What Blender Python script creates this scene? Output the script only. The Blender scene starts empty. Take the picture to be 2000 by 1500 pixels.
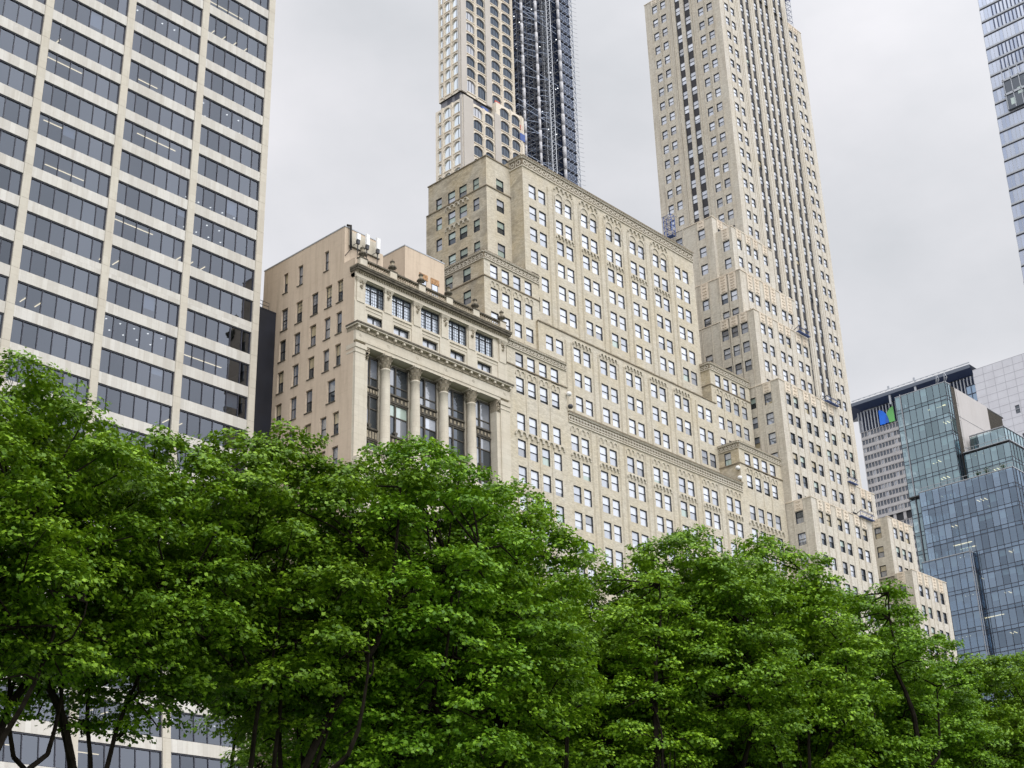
import bpy, math, random
import numpy as np
from mathutils import Matrix, Vector
R = math.radians
PI = math.pi
scene = bpy.context.scene
col = scene.collection

# ------------------------------------------------------------------ camera
YAW, PITCH, ROLL, FPX = .828565415, .426415246, -.0289853953, 2805.02
CAM = np.array([0., 0., 1.7])
_f = np.array([math.sin(YAW)*math.cos(PITCH), math.cos(YAW)*math.cos(PITCH), math.sin(PITCH)])
_r = np.array([math.cos(YAW), -math.sin(YAW), 0.])
_u = np.cross(_r, _f)
_r, _u = math.cos(ROLL)*_r+math.sin(ROLL)*_u, -math.sin(ROLL)*_r+math.cos(ROLL)*_u
cd = bpy.data.cameras.new("camera")
cd.sensor_width = 36; cd.lens = FPX/2000*36; cd.clip_start = .5; cd.clip_end = 6000
cam = bpy.data.objects.new("camera", cd)
cam.matrix_world = Matrix(((_r[0], _u[0], -_f[0], CAM[0]), (_r[1], _u[1], -_f[1], CAM[1]), (_r[2], _u[2], -_f[2], CAM[2]), (0, 0, 0, 1)))
col.objects.link(cam); scene.camera = cam
def project(p):
    v = np.array(p)-CAM; z = v@_f
    return 1000+FPX*(v@_r)/z, 750-FPX*(v@_u)/z

# ------------------------------------------------------------------ sky, sun, exposure
SUN_AZ, SUN_EL = R(196), R(52)
sdir = Vector((math.sin(SUN_AZ)*math.cos(SUN_EL), math.cos(SUN_AZ)*math.cos(SUN_EL), math.sin(SUN_EL)))
world = bpy.data.worlds.new("World"); scene.world = world; world.use_nodes = True
nt = world.node_tree; nt.nodes.clear()
def N(t, typ, **k):
    n = t.nodes.new(typ)
    for a, b in k.items():
        if a in ('loc',): continue
        setattr(n, a, b)
    return n
out = N(nt, 'ShaderNodeOutputWorld'); bg = N(nt, 'ShaderNodeBackground')
sky = N(nt, 'ShaderNodeTexSky', sky_type='NISHITA', sun_disc=False, sun_elevation=SUN_EL, sun_rotation=SUN_AZ)
tc = N(nt, 'ShaderNodeTexCoord')
dot = N(nt, 'ShaderNodeVectorMath', operation='DOT_PRODUCT'); dot.inputs[1].default_value = sdir
nt.links.new(tc.outputs['Generated'], dot.inputs[0])
mr = N(nt, 'ShaderNodeMapRange', interpolation_type='SMOOTHSTEP')
for i, v in enumerate((.0, 1.0, .735, 2.0)): mr.inputs[i+1].default_value = v
nt.links.new(dot.outputs['Value'], mr.inputs[0])
noi = N(nt, 'ShaderNodeTexNoise'); noi.inputs['Scale'].default_value = 3.4; noi.inputs['Detail'].default_value = 6; noi.inputs['Roughness'].default_value = .52
mp = N(nt, 'ShaderNodeMapping'); mp.inputs['Scale'].default_value = (1, 1, 1.7); nt.links.new(tc.outputs['Generated'], mp.inputs[0]); nt.links.new(mp.outputs[0], noi.inputs['Vector'])
mr2 = N(nt, 'ShaderNodeMapRange')
for i, v in enumerate((.3, .68, .82, 1.08)): mr2.inputs[i+1].default_value = v
nt.links.new(noi.outputs['Fac'], mr2.inputs[0])
mul = N(nt, 'ShaderNodeMath', operation='MULTIPLY'); nt.links.new(mr.outputs[0], mul.inputs[0]); nt.links.new(mr2.outputs[0], mul.inputs[1])
cr = N(nt, 'ShaderNodeValToRGB'); cr.color_ramp.elements[0].position = .3; cr.color_ramp.elements[1].position = .7
cr.color_ramp.elements[0].color = (.93, .955, 1.0, 1); cr.color_ramp.elements[1].color = (.98, .965, 1.0, 1)
nt.links.new(noi.outputs['Fac'], cr.inputs[0])
vm = N(nt, 'ShaderNodeVectorMath', operation='SCALE'); nt.links.new(cr.outputs[0], vm.inputs[0]); nt.links.new(mul.outputs[0], vm.inputs['Scale'])
sc = N(nt, 'ShaderNodeVectorMath', operation='SCALE'); sc.inputs['Scale'].default_value = .006; nt.links.new(sky.outputs[0], sc.inputs[0])
ad = N(nt, 'ShaderNodeVectorMath', operation='ADD'); nt.links.new(vm.outputs[0], ad.inputs[0]); nt.links.new(sc.outputs[0], ad.inputs[1])
nt.links.new(ad.outputs[0], bg.inputs[0]); bg.inputs[1].default_value = .92
nt.links.new(bg.outputs[0], out.inputs[0])
sl = bpy.data.lights.new("sun", 'SUN'); sl.energy = 1.3; sl.angle = R(40); sl.color = (1, .96, .9)
so = bpy.data.objects.new("sun", sl); so.rotation_euler = sdir.to_track_quat('Z', 'Y').to_euler(); col.objects.link(so)
scene.view_settings.view_transform = 'Standard'; scene.view_settings.look = 'None'
scene.view_settings.exposure = .25; scene.view_settings.gamma = 1

# ------------------------------------------------------------------ helpers
class MB:
    def __init__(s): s.v = []; s.f = []; s.m = []; s.uv = []; s.sm = []
    def poly(s, pts, mi=0, smooth=False):
        i = len(s.v); s.v.extend(pts); n = len(pts); s.f.append(tuple(range(i, i+n))); s.m.append(mi); s.sm.append(smooth)
        a, b, c = pts[0], pts[1], pts[2]
        e = (b[0]-a[0], b[1]-a[1], b[2]-a[2]); g = (c[0]-a[0], c[1]-a[1], c[2]-a[2])
        nx = abs(e[1]*g[2]-e[2]*g[1]); ny = abs(e[2]*g[0]-e[0]*g[2]); nz = abs(e[0]*g[1]-e[1]*g[0])
        if nz >= nx and nz >= ny: s.uv.extend((p[0], p[1]) for p in pts)
        elif nx > ny: s.uv.extend((p[1]+.37, p[2]) for p in pts)
        else: s.uv.extend((p[0], p[2]) for p in pts)
    def box(s, x0, x1, y0, y1, z0, z1, mi=0, skip=''):
        if x0 > x1: x0, x1 = x1, x0
        if y0 > y1: y0, y1 = y1, y0
        if 'S' not in skip: s.poly([(x0, y0, z0), (x1, y0, z0), (x1, y0, z1), (x0, y0, z1)], mi)
        if 'N' not in skip: s.poly([(x1, y1, z0), (x0, y1, z0), (x0, y1, z1), (x1, y1, z1)], mi)
        if 'W' not in skip: s.poly([(x0, y1, z0), (x0, y0, z0), (x0, y0, z1), (x0, y1, z1)], mi)
        if 'E' not in skip: s.poly([(x1, y0, z0), (x1, y1, z0), (x1, y1, z1), (x1, y0, z1)], mi)
        if 'T' not in skip: s.poly([(x0, y0, z1), (x1, y0, z1), (x1, y1, z1), (x0, y1, z1)], mi)
        if 'B' not in skip: s.poly([(x0, y1, z0), (x1, y1, z0), (x1, y0, z0), (x0, y0, z0)], mi)
    def tube(s, p, q, r, mi=0, n=5, r2=None, smooth=True):
        p = Vector(p); q = Vector(q); d = q-p
        if d.length < 1e-6: return
        a = d.orthogonal().normalized(); b = d.normalized().cross(a); r2 = r if r2 is None else r2
        c0 = [p+(a*math.cos(2*PI*i/n)+b*math.sin(2*PI*i/n))*r for i in range(n)]
        c1 = [q+(a*math.cos(2*PI*i/n)+b*math.sin(2*PI*i/n))*r2 for i in range(n)]
        for i in range(n):
            j = (i+1) % n; s.poly([tuple(c0[i]), tuple(c0[j]), tuple(c1[j]), tuple(c1[i])], mi, smooth)
        s.poly([tuple(x) for x in c1], mi); s.poly([tuple(x) for x in reversed(c0)], mi)
    def lathe(s, cx, cy, prof, mi=0, n=16, smooth=True, a0=0, a1=2*PI):
        full = abs(a1-a0-2*PI) < 1e-6; k = n if full else n+1
        for (r0, z0), (r1, z1) in zip(prof[:-1], prof[1:]):
            for i in range(n):
                t0 = a0+(a1-a0)*i/n; t1 = a0+(a1-a0)*(i+1)/n
                P = lambda r, t, z: (cx+r*math.cos(t), cy+r*math.sin(t), z)
                q = [P(r0, t0, z0), P(r0, t1, z0), P(r1, t1, z1), P(r1, t0, z1)]
                if r0 < 1e-6: q = [q[0], q[2], q[3]]
                elif r1 < 1e-6: q = [q[0], q[1], q[2]]
                s.poly(q, mi, smooth)
    def build(s, name, mats, parent=None, base=None):
        if not isinstance(mats, (list, tuple)): mats = [mats]
        me = bpy.data.meshes.new(name)
        v = np.array(s.v, dtype=np.float64).reshape(-1, 3)
        L = Vector((0, 0, 0))
        if parent is not None:
            r = parent
            while r.parent: r = r.parent
            L = r.location
        elif base is not None: L = Vector(base)
        v = v-np.array(L)
        me.from_pydata(v.tolist(), [], s.f)
        for m in mats: me.materials.append(m)
        me.polygons.foreach_set('material_index', s.m); me.polygons.foreach_set('use_smooth', s.sm)
        uvl = me.uv_layers.new(name='UV'); uvl.data.foreach_set('uv', np.array(s.uv, dtype=np.float32).ravel())
        if any(s.sm):
            import bmesh
            b = bmesh.new(); b.from_mesh(me); bmesh.ops.remove_doubles(b, verts=b.verts, dist=.002); b.to_mesh(me); b.free()
        me.update()
        o = bpy.data.objects.new(name, me); col.objects.link(o)
        if parent is not None: o.parent = parent
        else: o.location = L
        return o
def tag(o, label=None, cat=None, group=None, kind=None):
    if label: o['label'] = label
    if cat: o['category'] = cat
    if group: o['group'] = group
    if kind: o['kind'] = kind
    return o
def thing(name, loc, label, cat, group=None):
    o = bpy.data.objects.new(name, None); o.location = loc; o.empty_display_size = .5; col.objects.link(o)
    return tag(o, label, cat, group)

class Fr:   # a facade plane; u is the world x (faces S) or y (faces W) along it, d the distance out of it
    def __init__(s, face, c): s.face = face; s.c = c
    def P(s, u, z, d=0.):
        return (u, s.c-d, z) if s.face == 'S' else (s.c-d, u, z)
    def quad(s, mb, u0, u1, z0, z1, d, mi=0):
        if s.face == 'S': mb.poly([s.P(u0, z0, d), s.P(u1, z0, d), s.P(u1, z1, d), s.P(u0, z1, d)], mi)
        else: mb.poly([s.P(u1, z0, d), s.P(u0, z0, d), s.P(u0, z1, d), s.P(u1, z1, d)], mi)
    def box(s, mb, u0, u1, z0, z1, d0, d1, mi=0, skip=''):
        if s.face == 'S': mb.box(u0, u1, s.c-d1, s.c-d0, z0, z1, mi, skip)
        else: mb.box(s.c-d1, s.c-d0, u0, u1, z0, z1, mi, skip)
def wall(mb, fr, u0, u1, z0, z1, holes=(), depth=.3, mi=0, rev=None):
    hs = [(max(a, u0), min(b, u1), max(c, z0), min(d, z1)) for a, b, c, d in holes if a < u1 and b > u0 and c < z1 and d > z0]
    zs = sorted({z0, z1} | {h[2] for h in hs} | {h[3] for h in hs})
    zz = [zs[0]]
    for z in zs[1:]:
        if z-zz[-1] > 1e-4: zz.append(z)
    for a, b in zip(zz[:-1], zz[1:]):
        m = (a+b)/2; row = sorted((h[0], h[1]) for h in hs if h[2] < m < h[3]); u = u0
        for p, q in row:
            if p > u+1e-4: fr.quad(mb, u, p, a, b, 0, mi)
            u = max(u, q)
        if u < u1-1e-4: fr.quad(mb, u, u1, a, b, 0, mi)
    rv = mi if rev is None else rev
    for p, q, a, b in hs:
        mb.poly([fr.P(p, a), fr.P(p, b), fr.P(p, b, -depth), fr.P(p, a, -depth)], rv)
        mb.poly([fr.P(q, a), fr.P(q, a, -depth), fr.P(q, b, -depth), fr.P(q, b)], rv)
        mb.poly([fr.P(p, b), fr.P(q, b), fr.P(q, b, -depth), fr.P(p, b, -depth)], rv)
        mb.poly([fr.P(p, a), fr.P(p, a, -depth), fr.P(q, a, -depth), fr.P(q, a)], rv)
def arch_ring(fr, mb, u, z, r, w=.1, d=.1, mi=0, n=8, leg=0.):
    pts = [(r, -leg)] if leg else []
    pts += [(r*math.cos(PI*i/n), r*math.sin(PI*i/n)) for i in range(n+1)]
    if leg: pts += [(-r, -leg)]
    k = (r+w)/r
    o = [((x*k), (y*k if y > 0 else y)) for x, y in pts]
    for (a, b, c, e) in zip(pts[:-1], pts[1:], o[:-1], o[1:]):
        q = [fr.P(u+p[0], z+p[1], d) for p in (a, b, e, c)]; mb.poly(q, mi)
        mb.poly([fr.P(u+a[0], z+a[1], d), fr.P(u+b[0], z+b[1], d), fr.P(u+b[0], z+b[1], 0), fr.P(u+a[0], z+a[1], 0)], mi)
        mb.poly([fr.P(u+c[0], z+c[1], d), fr.P(u+e[0], z+e[1], d), fr.P(u+e[0], z+e[1], 0), fr.P(u+c[0], z+c[1], 0)], mi)
def corbels(fr, mb, u0, u1, z, n, mi=0, dk=1):
    s = (u1-u0)/n
    for i in range(n):
        c = u0+s*(i+.5); arch_ring(fr, mb, c, z, s*.34, s*.15, .22, mi, 6)
        fr.box(mb, c-s*.64, c-s*.36, z-.26, z, .01, .25, mi)
    fr.box(mb, u1-s*.14, u1+s*.14, z-.22, z, .01, .17, mi)

# ------------------------------------------------------------------ materials
def newmat(name):
    m = bpy.data.materials.new(name); m.use_nodes = True; t = m.node_tree; t.nodes.clear()
    o = t.nodes.new('ShaderNodeOutputMaterial'); return m, t, o
def plain(name, c, rough=.6, metal=0., spec=.4, vary=.0, vscale=1.5):
    m, t, o = newmat(name); b = t.nodes.new('ShaderNodeBsdfPrincipled')
    b.inputs['Base Color'].default_value = (*c, 1); b.inputs['Roughness'].default_value = rough; b.inputs['Metallic'].default_value = metal
    b.inputs['Specular IOR Level'].default_value = spec
    if vary:
        x = t.nodes.new('ShaderNodeTexCoord'); n = t.nodes.new('ShaderNodeTexNoise'); n.inputs['Scale'].default_value = vscale; n.inputs['Detail'].default_value = 5
        r = t.nodes.new('ShaderNodeValToRGB'); r.color_ramp.elements[0].position = .3; r.color_ramp.elements[1].position = .7
        r.color_ramp.elements[0].color = (*[k*(1-vary) for k in c], 1); r.color_ramp.elements[1].color = (*[min(1, k*(1+vary)) for k in c], 1)
        t.links.new(x.outputs['Object'], n.inputs['Vector']); t.links.new(n.outputs['Fac'], r.inputs[0]); t.links.new(r.outputs[0], b.inputs['Base Color'])
    t.links.new(b.outputs[0], o.inputs[0]); return m
def masonry(name, base, warm, dirt, bw=.42, bh=.14, brick=.25, dirtamt=.35, streak=.3, patch=0.):
    # mottled brick or stone in metres: uv = (along the wall, height)
    m, t, o = newmat(name); L = t.links.new
    b = t.nodes.new('ShaderNodeBsdfPrincipled'); b.inputs['Roughness'].default_value = .85; b.inputs['Specular IOR Level'].default_value = .2
    uv = t.nodes.new('ShaderNodeUVMap'); uv.uv_map = 'UV'
    def noise(sx, sy, det=4, ro=.55):
        p = t.nodes.new('ShaderNodeMapping'); p.inputs['Scale'].default_value = (sx, sy, 1); L(uv.outputs[0], p.inputs[0])
        n = t.nodes.new('ShaderNodeTexNoise'); n.inputs['Scale'].default_value = 1; n.inputs['Detail'].default_value = det; n.inputs['Roughness'].default_value = ro
        L(p.outputs[0], n.inputs['Vector']); return n.outputs['Fac']
    def ramp(v, a, c, lo=0., hi=1.):
        r = t.nodes.new('ShaderNodeMapRange'); L(v, r.inputs[0])
        for i, k in enumerate((a, c, lo, hi)): r.inputs[i+1].default_value = k
        return r.outputs[0]
    def mix(f, a, c, mode='MIX'):
        x = t.nodes.new('ShaderNodeMix'); x.data_type = 'RGBA'; x.blend_type = mode
        if hasattr(f, 'links'): L(f, x.inputs[0])
        else: x.inputs[0].default_value = f
        for s, k in ((6, a), (7, c)):
            if hasattr(k, 'links'): L(k, x.inputs[s])
            else: x.inputs[s].default_value = (*k, 1)
        return x.outputs[2]
    c = mix(ramp(noise(.22, .16), .35, .65), base, warm)
    br = t.nodes.new('ShaderNodeTexBrick'); br.inputs['Scale'].default_value = 1; br.inputs['Brick Width'].default_value = bw; br.inputs['Row Height'].default_value = bh
    br.inputs['Mortar Size'].default_value = .008; br.inputs['Mortar'].default_value = (.72, .7, .66, 1); br.inputs['Color1'].default_value = (1, 1, 1, 1)
    br.inputs['Color2'].default_value = (1-brick*1.6, 1-brick*1.7, 1-brick*1.8, 1); br.inputs['Bias'].default_value = -.1; L(uv.outputs[0], br.inputs['Vector'])
    c = mix(1., c, br.outputs[0], 'MULTIPLY')
    c = mix(ramp(noise(2.2, 5.5, 3, .7), .56, .72, 0, dirtamt), c, dirt)
    c = mix(ramp(noise(.9, 1.7, 3, .65), .52, .75, 0, dirtamt*.7), c, dirt)
    c = mix(ramp(noise(1.3, 2.1, 3, .65), .55, .75, 0, dirtamt*.8), c, tuple(min(.8, k*1.25) for k in base))
    c = mix(ramp(noise(1.7, .12, 4, .6), .5, .75, 0, streak), c, dirt)
    if patch: c = mix(ramp(noise(.35, .5, 2, .5), .52, .62, 0, patch), c, dirt)
    L(c, b.inputs['Base Color'])
    bp = t.nodes.new('ShaderNodeBump'); bp.inputs['Strength'].default_value = .25; bp.inputs['Distance'].default_value = .02; L(br.outputs['Fac'], bp.inputs['Height']); bp.invert = True
    L(bp.outputs[0], b.inputs['Normal'])
    L(b.outputs[0], o.inputs[0]); return m
def glass(name, diff, fac, tint=(1, 1, 1), rough=.03, vary=.15):
    # a pane: mirror of the sky over whatever blind or dark room lies behind it
    m, t, o = newmat(name); L = t.links.new
    d = t.nodes.new('ShaderNodeBsdfDiffuse'); g = t.nodes.new('ShaderNodeBsdfGlossy'); g.inputs['Roughness'].default_value = rough; g.inputs['Color'].default_value = (*tint, 1)
    x = t.nodes.new('ShaderNodeMixShader'); fr = t.nodes.new('ShaderNodeFresnel'); fr.inputs['IOR'].default_value = 1.5
    ad = t.nodes.new('ShaderNodeMath'); ad.operation = 'ADD'; ad.use_clamp = True; ad.inputs[1].default_value = fac-.04; L(fr.outputs[0], ad.inputs[0]); L(ad.outputs[0], x.inputs[0])
    gi = t.nodes.new('ShaderNodeNewGeometry'); hs = t.nodes.new('ShaderNodeHueSaturation'); hs.inputs['Color'].default_value = (*diff, 1)
    mr = t.nodes.new('ShaderNodeMapRange')
    for i, k in enumerate((0, 1, 1-vary, 1+vary)): mr.inputs[i+1].default_value = k
    L(gi.outputs['Random Per Island'], mr.inputs[0]); L(mr.outputs[0], hs.inputs['Value']); L(hs.outputs[0], d.inputs['Color'])
    tcx = t.nodes.new('ShaderNodeTexCoord'); nz = t.nodes.new('ShaderNodeTexNoise'); nz.inputs['Scale'].default_value = .5; bp = t.nodes.new('ShaderNodeBump'); bp.inputs['Strength'].default_value = .02; bp.inputs['Distance'].default_value = .3
    L(tcx.outputs['Object'], nz.inputs['Vector']); L(nz.outputs['Fac'], bp.inputs['Height']); L(bp.outputs[0], g.inputs['Normal'])
    L(d.outputs[0], x.inputs[1]); L(g.outputs[0], x.inputs[2]); L(x.outputs[0], o.inputs[0]); return m
def clear_glass(name, fac, tint, through):
    # curtain wall glass: reflects part of the sky, shows the room behind through a tint
    m, t, o = newmat(name); L = t.links.new
    g = t.nodes.new('ShaderNodeBsdfGlossy'); g.inputs['Roughness'].default_value = .015; g.inputs['Color'].default_value = (*tint, 1)
    tr = t.nodes.new('ShaderNodeBsdfTransparent'); tr.inputs[0].default_value = (*through, 1)
    gi = t.nodes.new('ShaderNodeNewGeometry'); mr = t.nodes.new('ShaderNodeMapRange')
    for i, k in enumerate((0, 1, fac*.72, fac*1.28)): mr.inputs[i+1].default_value = k
    L(gi.outputs['Random Per Island'], mr.inputs[0])
    tcx = t.nodes.new('ShaderNodeTexCoord'); nz = t.nodes.new('ShaderNodeTexNoise'); nz.inputs['Scale'].default_value = .35; bp = t.nodes.new('ShaderNodeBump'); bp.inputs['Strength'].default_value = .02; bp.inputs['Distance'].default_value = .3
    L(tcx.outputs['Object'], nz.inputs['Vector']); L(nz.outputs['Fac'], bp.inputs['Height']); L(bp.outputs[0], g.inputs['Normal'])
    x = t.nodes.new('ShaderNodeMixShader'); L(mr.outputs[0], x.inputs[0]); L(tr.outputs[0], x.inputs[1]); L(g.outputs[0], x.inputs[2]); L(x.outputs[0], o.inputs[0]); return m
def emit(name, c, s):
    m, t, o = newmat(name); e = t.nodes.new('ShaderNodeEmission'); e.inputs[0].default_value = (*c, 1); e.inputs[1].default_value = s; t.links.new(e.outputs[0], o.inputs[0]); return m
M = {}
M['buff'] = masonry('buff_brick', (.60, .56, .475), (.58, .52, .40), (.29, .265, .22), brick=.13, dirtamt=.5, streak=.22)
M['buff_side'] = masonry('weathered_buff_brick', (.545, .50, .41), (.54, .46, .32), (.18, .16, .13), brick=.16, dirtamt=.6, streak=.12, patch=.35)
M['terra'] = masonry('buff_terracotta', (.57, .535, .46), (.53, .485, .40), (.26, .23, .18), bw=1.2, bh=.5, brick=.06, dirtamt=.3, streak=.2)
M['terra_dark'] = plain('dark_terracotta', (.21, .175, .125), .9, vary=.3, vscale=3)  # dark tone for frieze backing, caps and string courses; recess shade is painted in
M['deco'] = masonry('limestone_brick', (.64, .61, .55), (.615, .57, .485), (.33, .285, .23), brick=.11, dirtamt=.4, streak=.5)
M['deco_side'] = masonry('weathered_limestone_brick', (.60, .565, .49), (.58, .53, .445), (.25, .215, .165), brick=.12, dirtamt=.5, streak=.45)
M['pale_terra'] = masonry('pale_terracotta', (.72, .65, .55), (.7, .6, .48), (.42, .34, .26), bw=.7, bh=.4, brick=.05, dirtamt=.3, streak=.3)
M['stone'] = masonry('cream_limestone', (.59, .55, .465), (.57, .515, .42), (.30, .265, .21), bw=1.5, bh=.7, brick=.05, dirtamt=.22, streak=.25)
M['stone_dark'] = plain('dark_limestone', (.105, .092, .07), .9, vary=.45, vscale=2.2)  # dark mottled stone for sooty rails, urns, sills and cornice courses
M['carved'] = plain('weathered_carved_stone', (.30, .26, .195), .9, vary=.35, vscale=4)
M['stucco'] = masonry('tan_stucco', (.60, .495, .385), (.55, .45, .35), (.38, .30, .22), bw=8, bh=5, brick=.0, dirtamt=.25, streak=.55)
M['soot'] = plain('black_grime', (.03, .028, .026), .9, vary=.4, vscale=3)
M['travertine'] = masonry('travertine', (.62, .605, .57), (.59, .57, .525), (.42, .38, .32), bw=.62, bh=40, brick=.11, dirtamt=.25, streak=.5)
M['travertine_pier'] = masonry('travertine_pier', (.565, .535, .465), (.545, .505, .43), (.40, .355, .28), bw=5, bh=2.1, brick=.05, dirtamt=.25, streak=.4)
M['frame'] = plain('dark_window_metal', (.022, .024, .03), .5)
M['bronze'] = plain('weathered_bronze', (.075, .066, .052), .6, vary=.4, vscale=3)
M['mull'] = plain('mullion_metal', (.045, .047, .065), .4)
M['spandrel'] = plain('dark_spandrel_metal', (.03, .03, .036), .55, vary=.3, vscale=.8)
M['roof'] = plain('roof_felt', (.12, .115, .11), .9)
M['black'] = plain('black_cladding', (.012, .014, .022), .45, vary=.35, vscale=.3)
M['steel'] = plain('galvanised_steel', (.42, .44, .47), .45, .4)
M['darksteel'] = plain('dark_steel', (.05, .052, .06), .5)
M['white'] = plain('white_paint', (.78, .78, .78), .5)
M['bluepaint'] = plain('blue_paint', (.05, .10, .30), .5)
M['red'] = plain('red_oxide_paint', (.45, .09, .07), .6)
M['orange'] = plain('rusty_brick_lintel', (.38, .22, .11), .9, vary=.5, vscale=4)
M['pane_sky'] = glass('pane_pale_blind', (.58, .61, .68), .27, (.93, .96, 1), vary=.22)
M['pane_mid'] = glass('pane_grey_blind', (.40, .43, .50), .25, (.93, .96, 1), vary=.3)
M['pane_dim'] = glass('pane_dim', (.16, .18, .22), .25, vary=.3)
M['pane_green'] = glass('pane_greenish_shade', (.36, .44, .40), .22, (.9, 1, .97))
M['pane_dark'] = glass('pane_dark_room', (.035, .04, .045), .12, (.8, .88, 1))
M['pane_warm'] = glass('pane_tan_shade', (.40, .34, .22), .16)
M['pane_lead'] = glass('leaded_pane', (.30, .35, .42), .4, (.9, .95, 1))
PANES = [M[k] for k in ('pane_sky', 'pane_mid', 'pane_dim', 'pane_green', 'pane_dark', 'pane_warm')]
M['lamp'] = emit('office_ceiling_lamp', (1, .78, .45), 2.2)
M['lampw'] = emit('office_downlight', (1, .93, .8), 2.2)
M['grace_glass'] = clear_glass('grey_tinted_glass', .125, (.84, .92, 1.06), (.32, .36, .43))
M['room'] = plain('dim_office_room', (.16, .165, .18), .9)
M['ceil'] = plain('office_ceiling', (.38, .38, .38), .9)
M['floor'] = plain('office_floor', (.1, .1, .1), .9)

# ------------------------------------------------------------------ windows
TREELINE = [(0, 700), (100, 690), (380, 890), (430, 830), (760, 860), (1000, 930), (1080, 1070), (1270, 1040), (1400, 1035), (1560, 1090), (1700, 1130), (1880, 1240), (2000, 1260)]
def hidden(p):
    x, y = project(p)
    if not (-20 < x < 2020 and -20 < y < 1520): return True
    for (a, b), (c, d) in zip(TREELINE[:-1], TREELINE[1:]):
        if a <= x <= c: return y > b+(d-b)*(x-a)/(c-a)+12
    return False
def pxarea(w):
    fr, u0, u1, z0, z1 = w['fr'], w['u0'], w['u1'], w['z0'], w['z1']
    q = [project(fr.P(*p)) for p in ((u0, z0), (u1, z0), (u1, z1), (u0, z1))]
    A = abs(sum(q[i][0]*q[(i+1) % 4][1]-q[(i+1) % 4][0]*q[i][1] for i in range(4)))/2
    return 0 if hidden(fr.P((u0+u1)/2, z1)) else A
def win(fr, u0, u1, z0, z1, up=0, lo=1, depth=.23, style='dh', **k):
    return dict(fr=fr, u0=u0, u1=u1, z0=z0, z1=z1, up=up, lo=lo, depth=depth, style=style, **k)
def win_frame(w, mb):
    fr, u0, u1, z0, z1, D = w['fr'], w['u0'], w['u1'], w['z0'], w['z1'], w['depth']; t = .055 if u1-u0 < 2 else .1
    st = w['style']; fd = w.get('fd', -.05)
    u0 += .004; u1 -= .004; z0 += .004; z1 -= .004
    fr.box(mb, u0, u0+t, z0, z1, -D, fd); fr.box(mb, u1-t, u1, z0, z1, -D, fd)
    fr.box(mb, u0+t, u1-t, z1-t*1.3, z1, -D, fd); fr.box(mb, u0+t, u1-t, z0, z0+t, -D, -D+.12)
    if st in ('dh', 'mun'):
        zm = (z0+z1)/2; fr.box(mb, u0+t, u1-t, zm-.038, zm+.038, -D, -D+.09)
    if st == 'mun':
        um = (u0+u1)/2; fr.box(mb, um-.025, um+.025, z0+t, z1-t, -D+.005, -D+.05)
        for f in (.17, .33, .67, .83): zz = z0+(z1-z0)*f; fr.box(mb, u0+t, u1-t, zz-.018, zz+.018, -D+.003, -D+.045)
    if st == 'grid':
        for uu in w['mu']: fr.box(mb, uu-.05, uu+.05, z0+t, z1-t*1.3, -D, -D+.14)
        for zz in w['mz']: fr.box(mb, u0+t, u1-t, zz-.05, zz+.05, -D+.004, -D+.12)
        for uu in w.get('fu', ()): fr.box(mb, uu-.018, uu+.018, z0+t, z1-t, -D+.008, -D+.05)
        for zz in w.get('fz', ()): fr.box(mb, u0+t, u1-t, zz-.018, zz+.018, -D+.006, -D+.045)
def win_pane(w, mb):
    fr, u0, u1, z0, z1, D = w['fr'], w['u0'], w['u1'], w['z0'], w['z1'], w['depth']; t = .05
    if w['style'] in ('dh', 'mun'):
        zm = (z0+z1)/2
        if w['up'] is not None: fr.quad(mb, u0+t, u1-t, zm, z1-t, -D+.03, w['up'])
        fr.quad(mb, u0+t, u1-t, z0+t, zm, -D-.0+.012, w['lo'])
        if w.get('part'):
            zp = zm-(zm-z0)*w['part']; fr.quad(mb, u0+t, u1-t, zp, zm, -D+.02, w['up'])
    elif w['style'] == 'grid':
        us = [u0+t]+list(w['mu'])+[u1-t]; zs = [z0+t]+list(w['mz'])+[z1-t]
        for i in range(len(us)-1):
            for j in range(len(zs)-1): fr.quad(mb, us[i], us[i+1], zs[j], zs[j+1], -D+.02, w['pm'](i, j) if callable(w['up']) is False and 'pm' in w else w['up'])
    else: fr.quad(mb, u0+t, u1-t, z0+t, z1-t, -D+.02, w['up'])
def put_windows(root, ws, framemat, panes=None, cap=100):
    panes = panes or PANES
    order = sorted(range(len(ws)), key=lambda i: -pxarea(ws[i])); top = set(order[:cap])
    rf, rp = MB(), MB()
    for i, w in enumerate(ws):
        if i in top:
            a, b = MB(), MB(); win_frame(w, a); win_pane(w, b)
            o = a.build('window', framemat, root); b.build('pane', panes, o)
        else: win_frame(w, rf); win_pane(w, rp)
    if rf.v:
        o = rf.build('window', framemat, root); o['kind'] = 'stuff'
        p = rp.build('pane', panes, o); p['kind'] = 'stuff'
def holes(ws, fr): return [(w['u0'], w['u1'], w['z0'], w['z1']) for w in ws if w['fr'] is fr]
rng = random.Random(7)
def pick(*pairs):
    x = rng.random()*sum(p for _, p in pairs)
    for k, p in pairs:
        x -= p
        if x <= 0: return k
    return pairs[-1][0]

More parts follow.
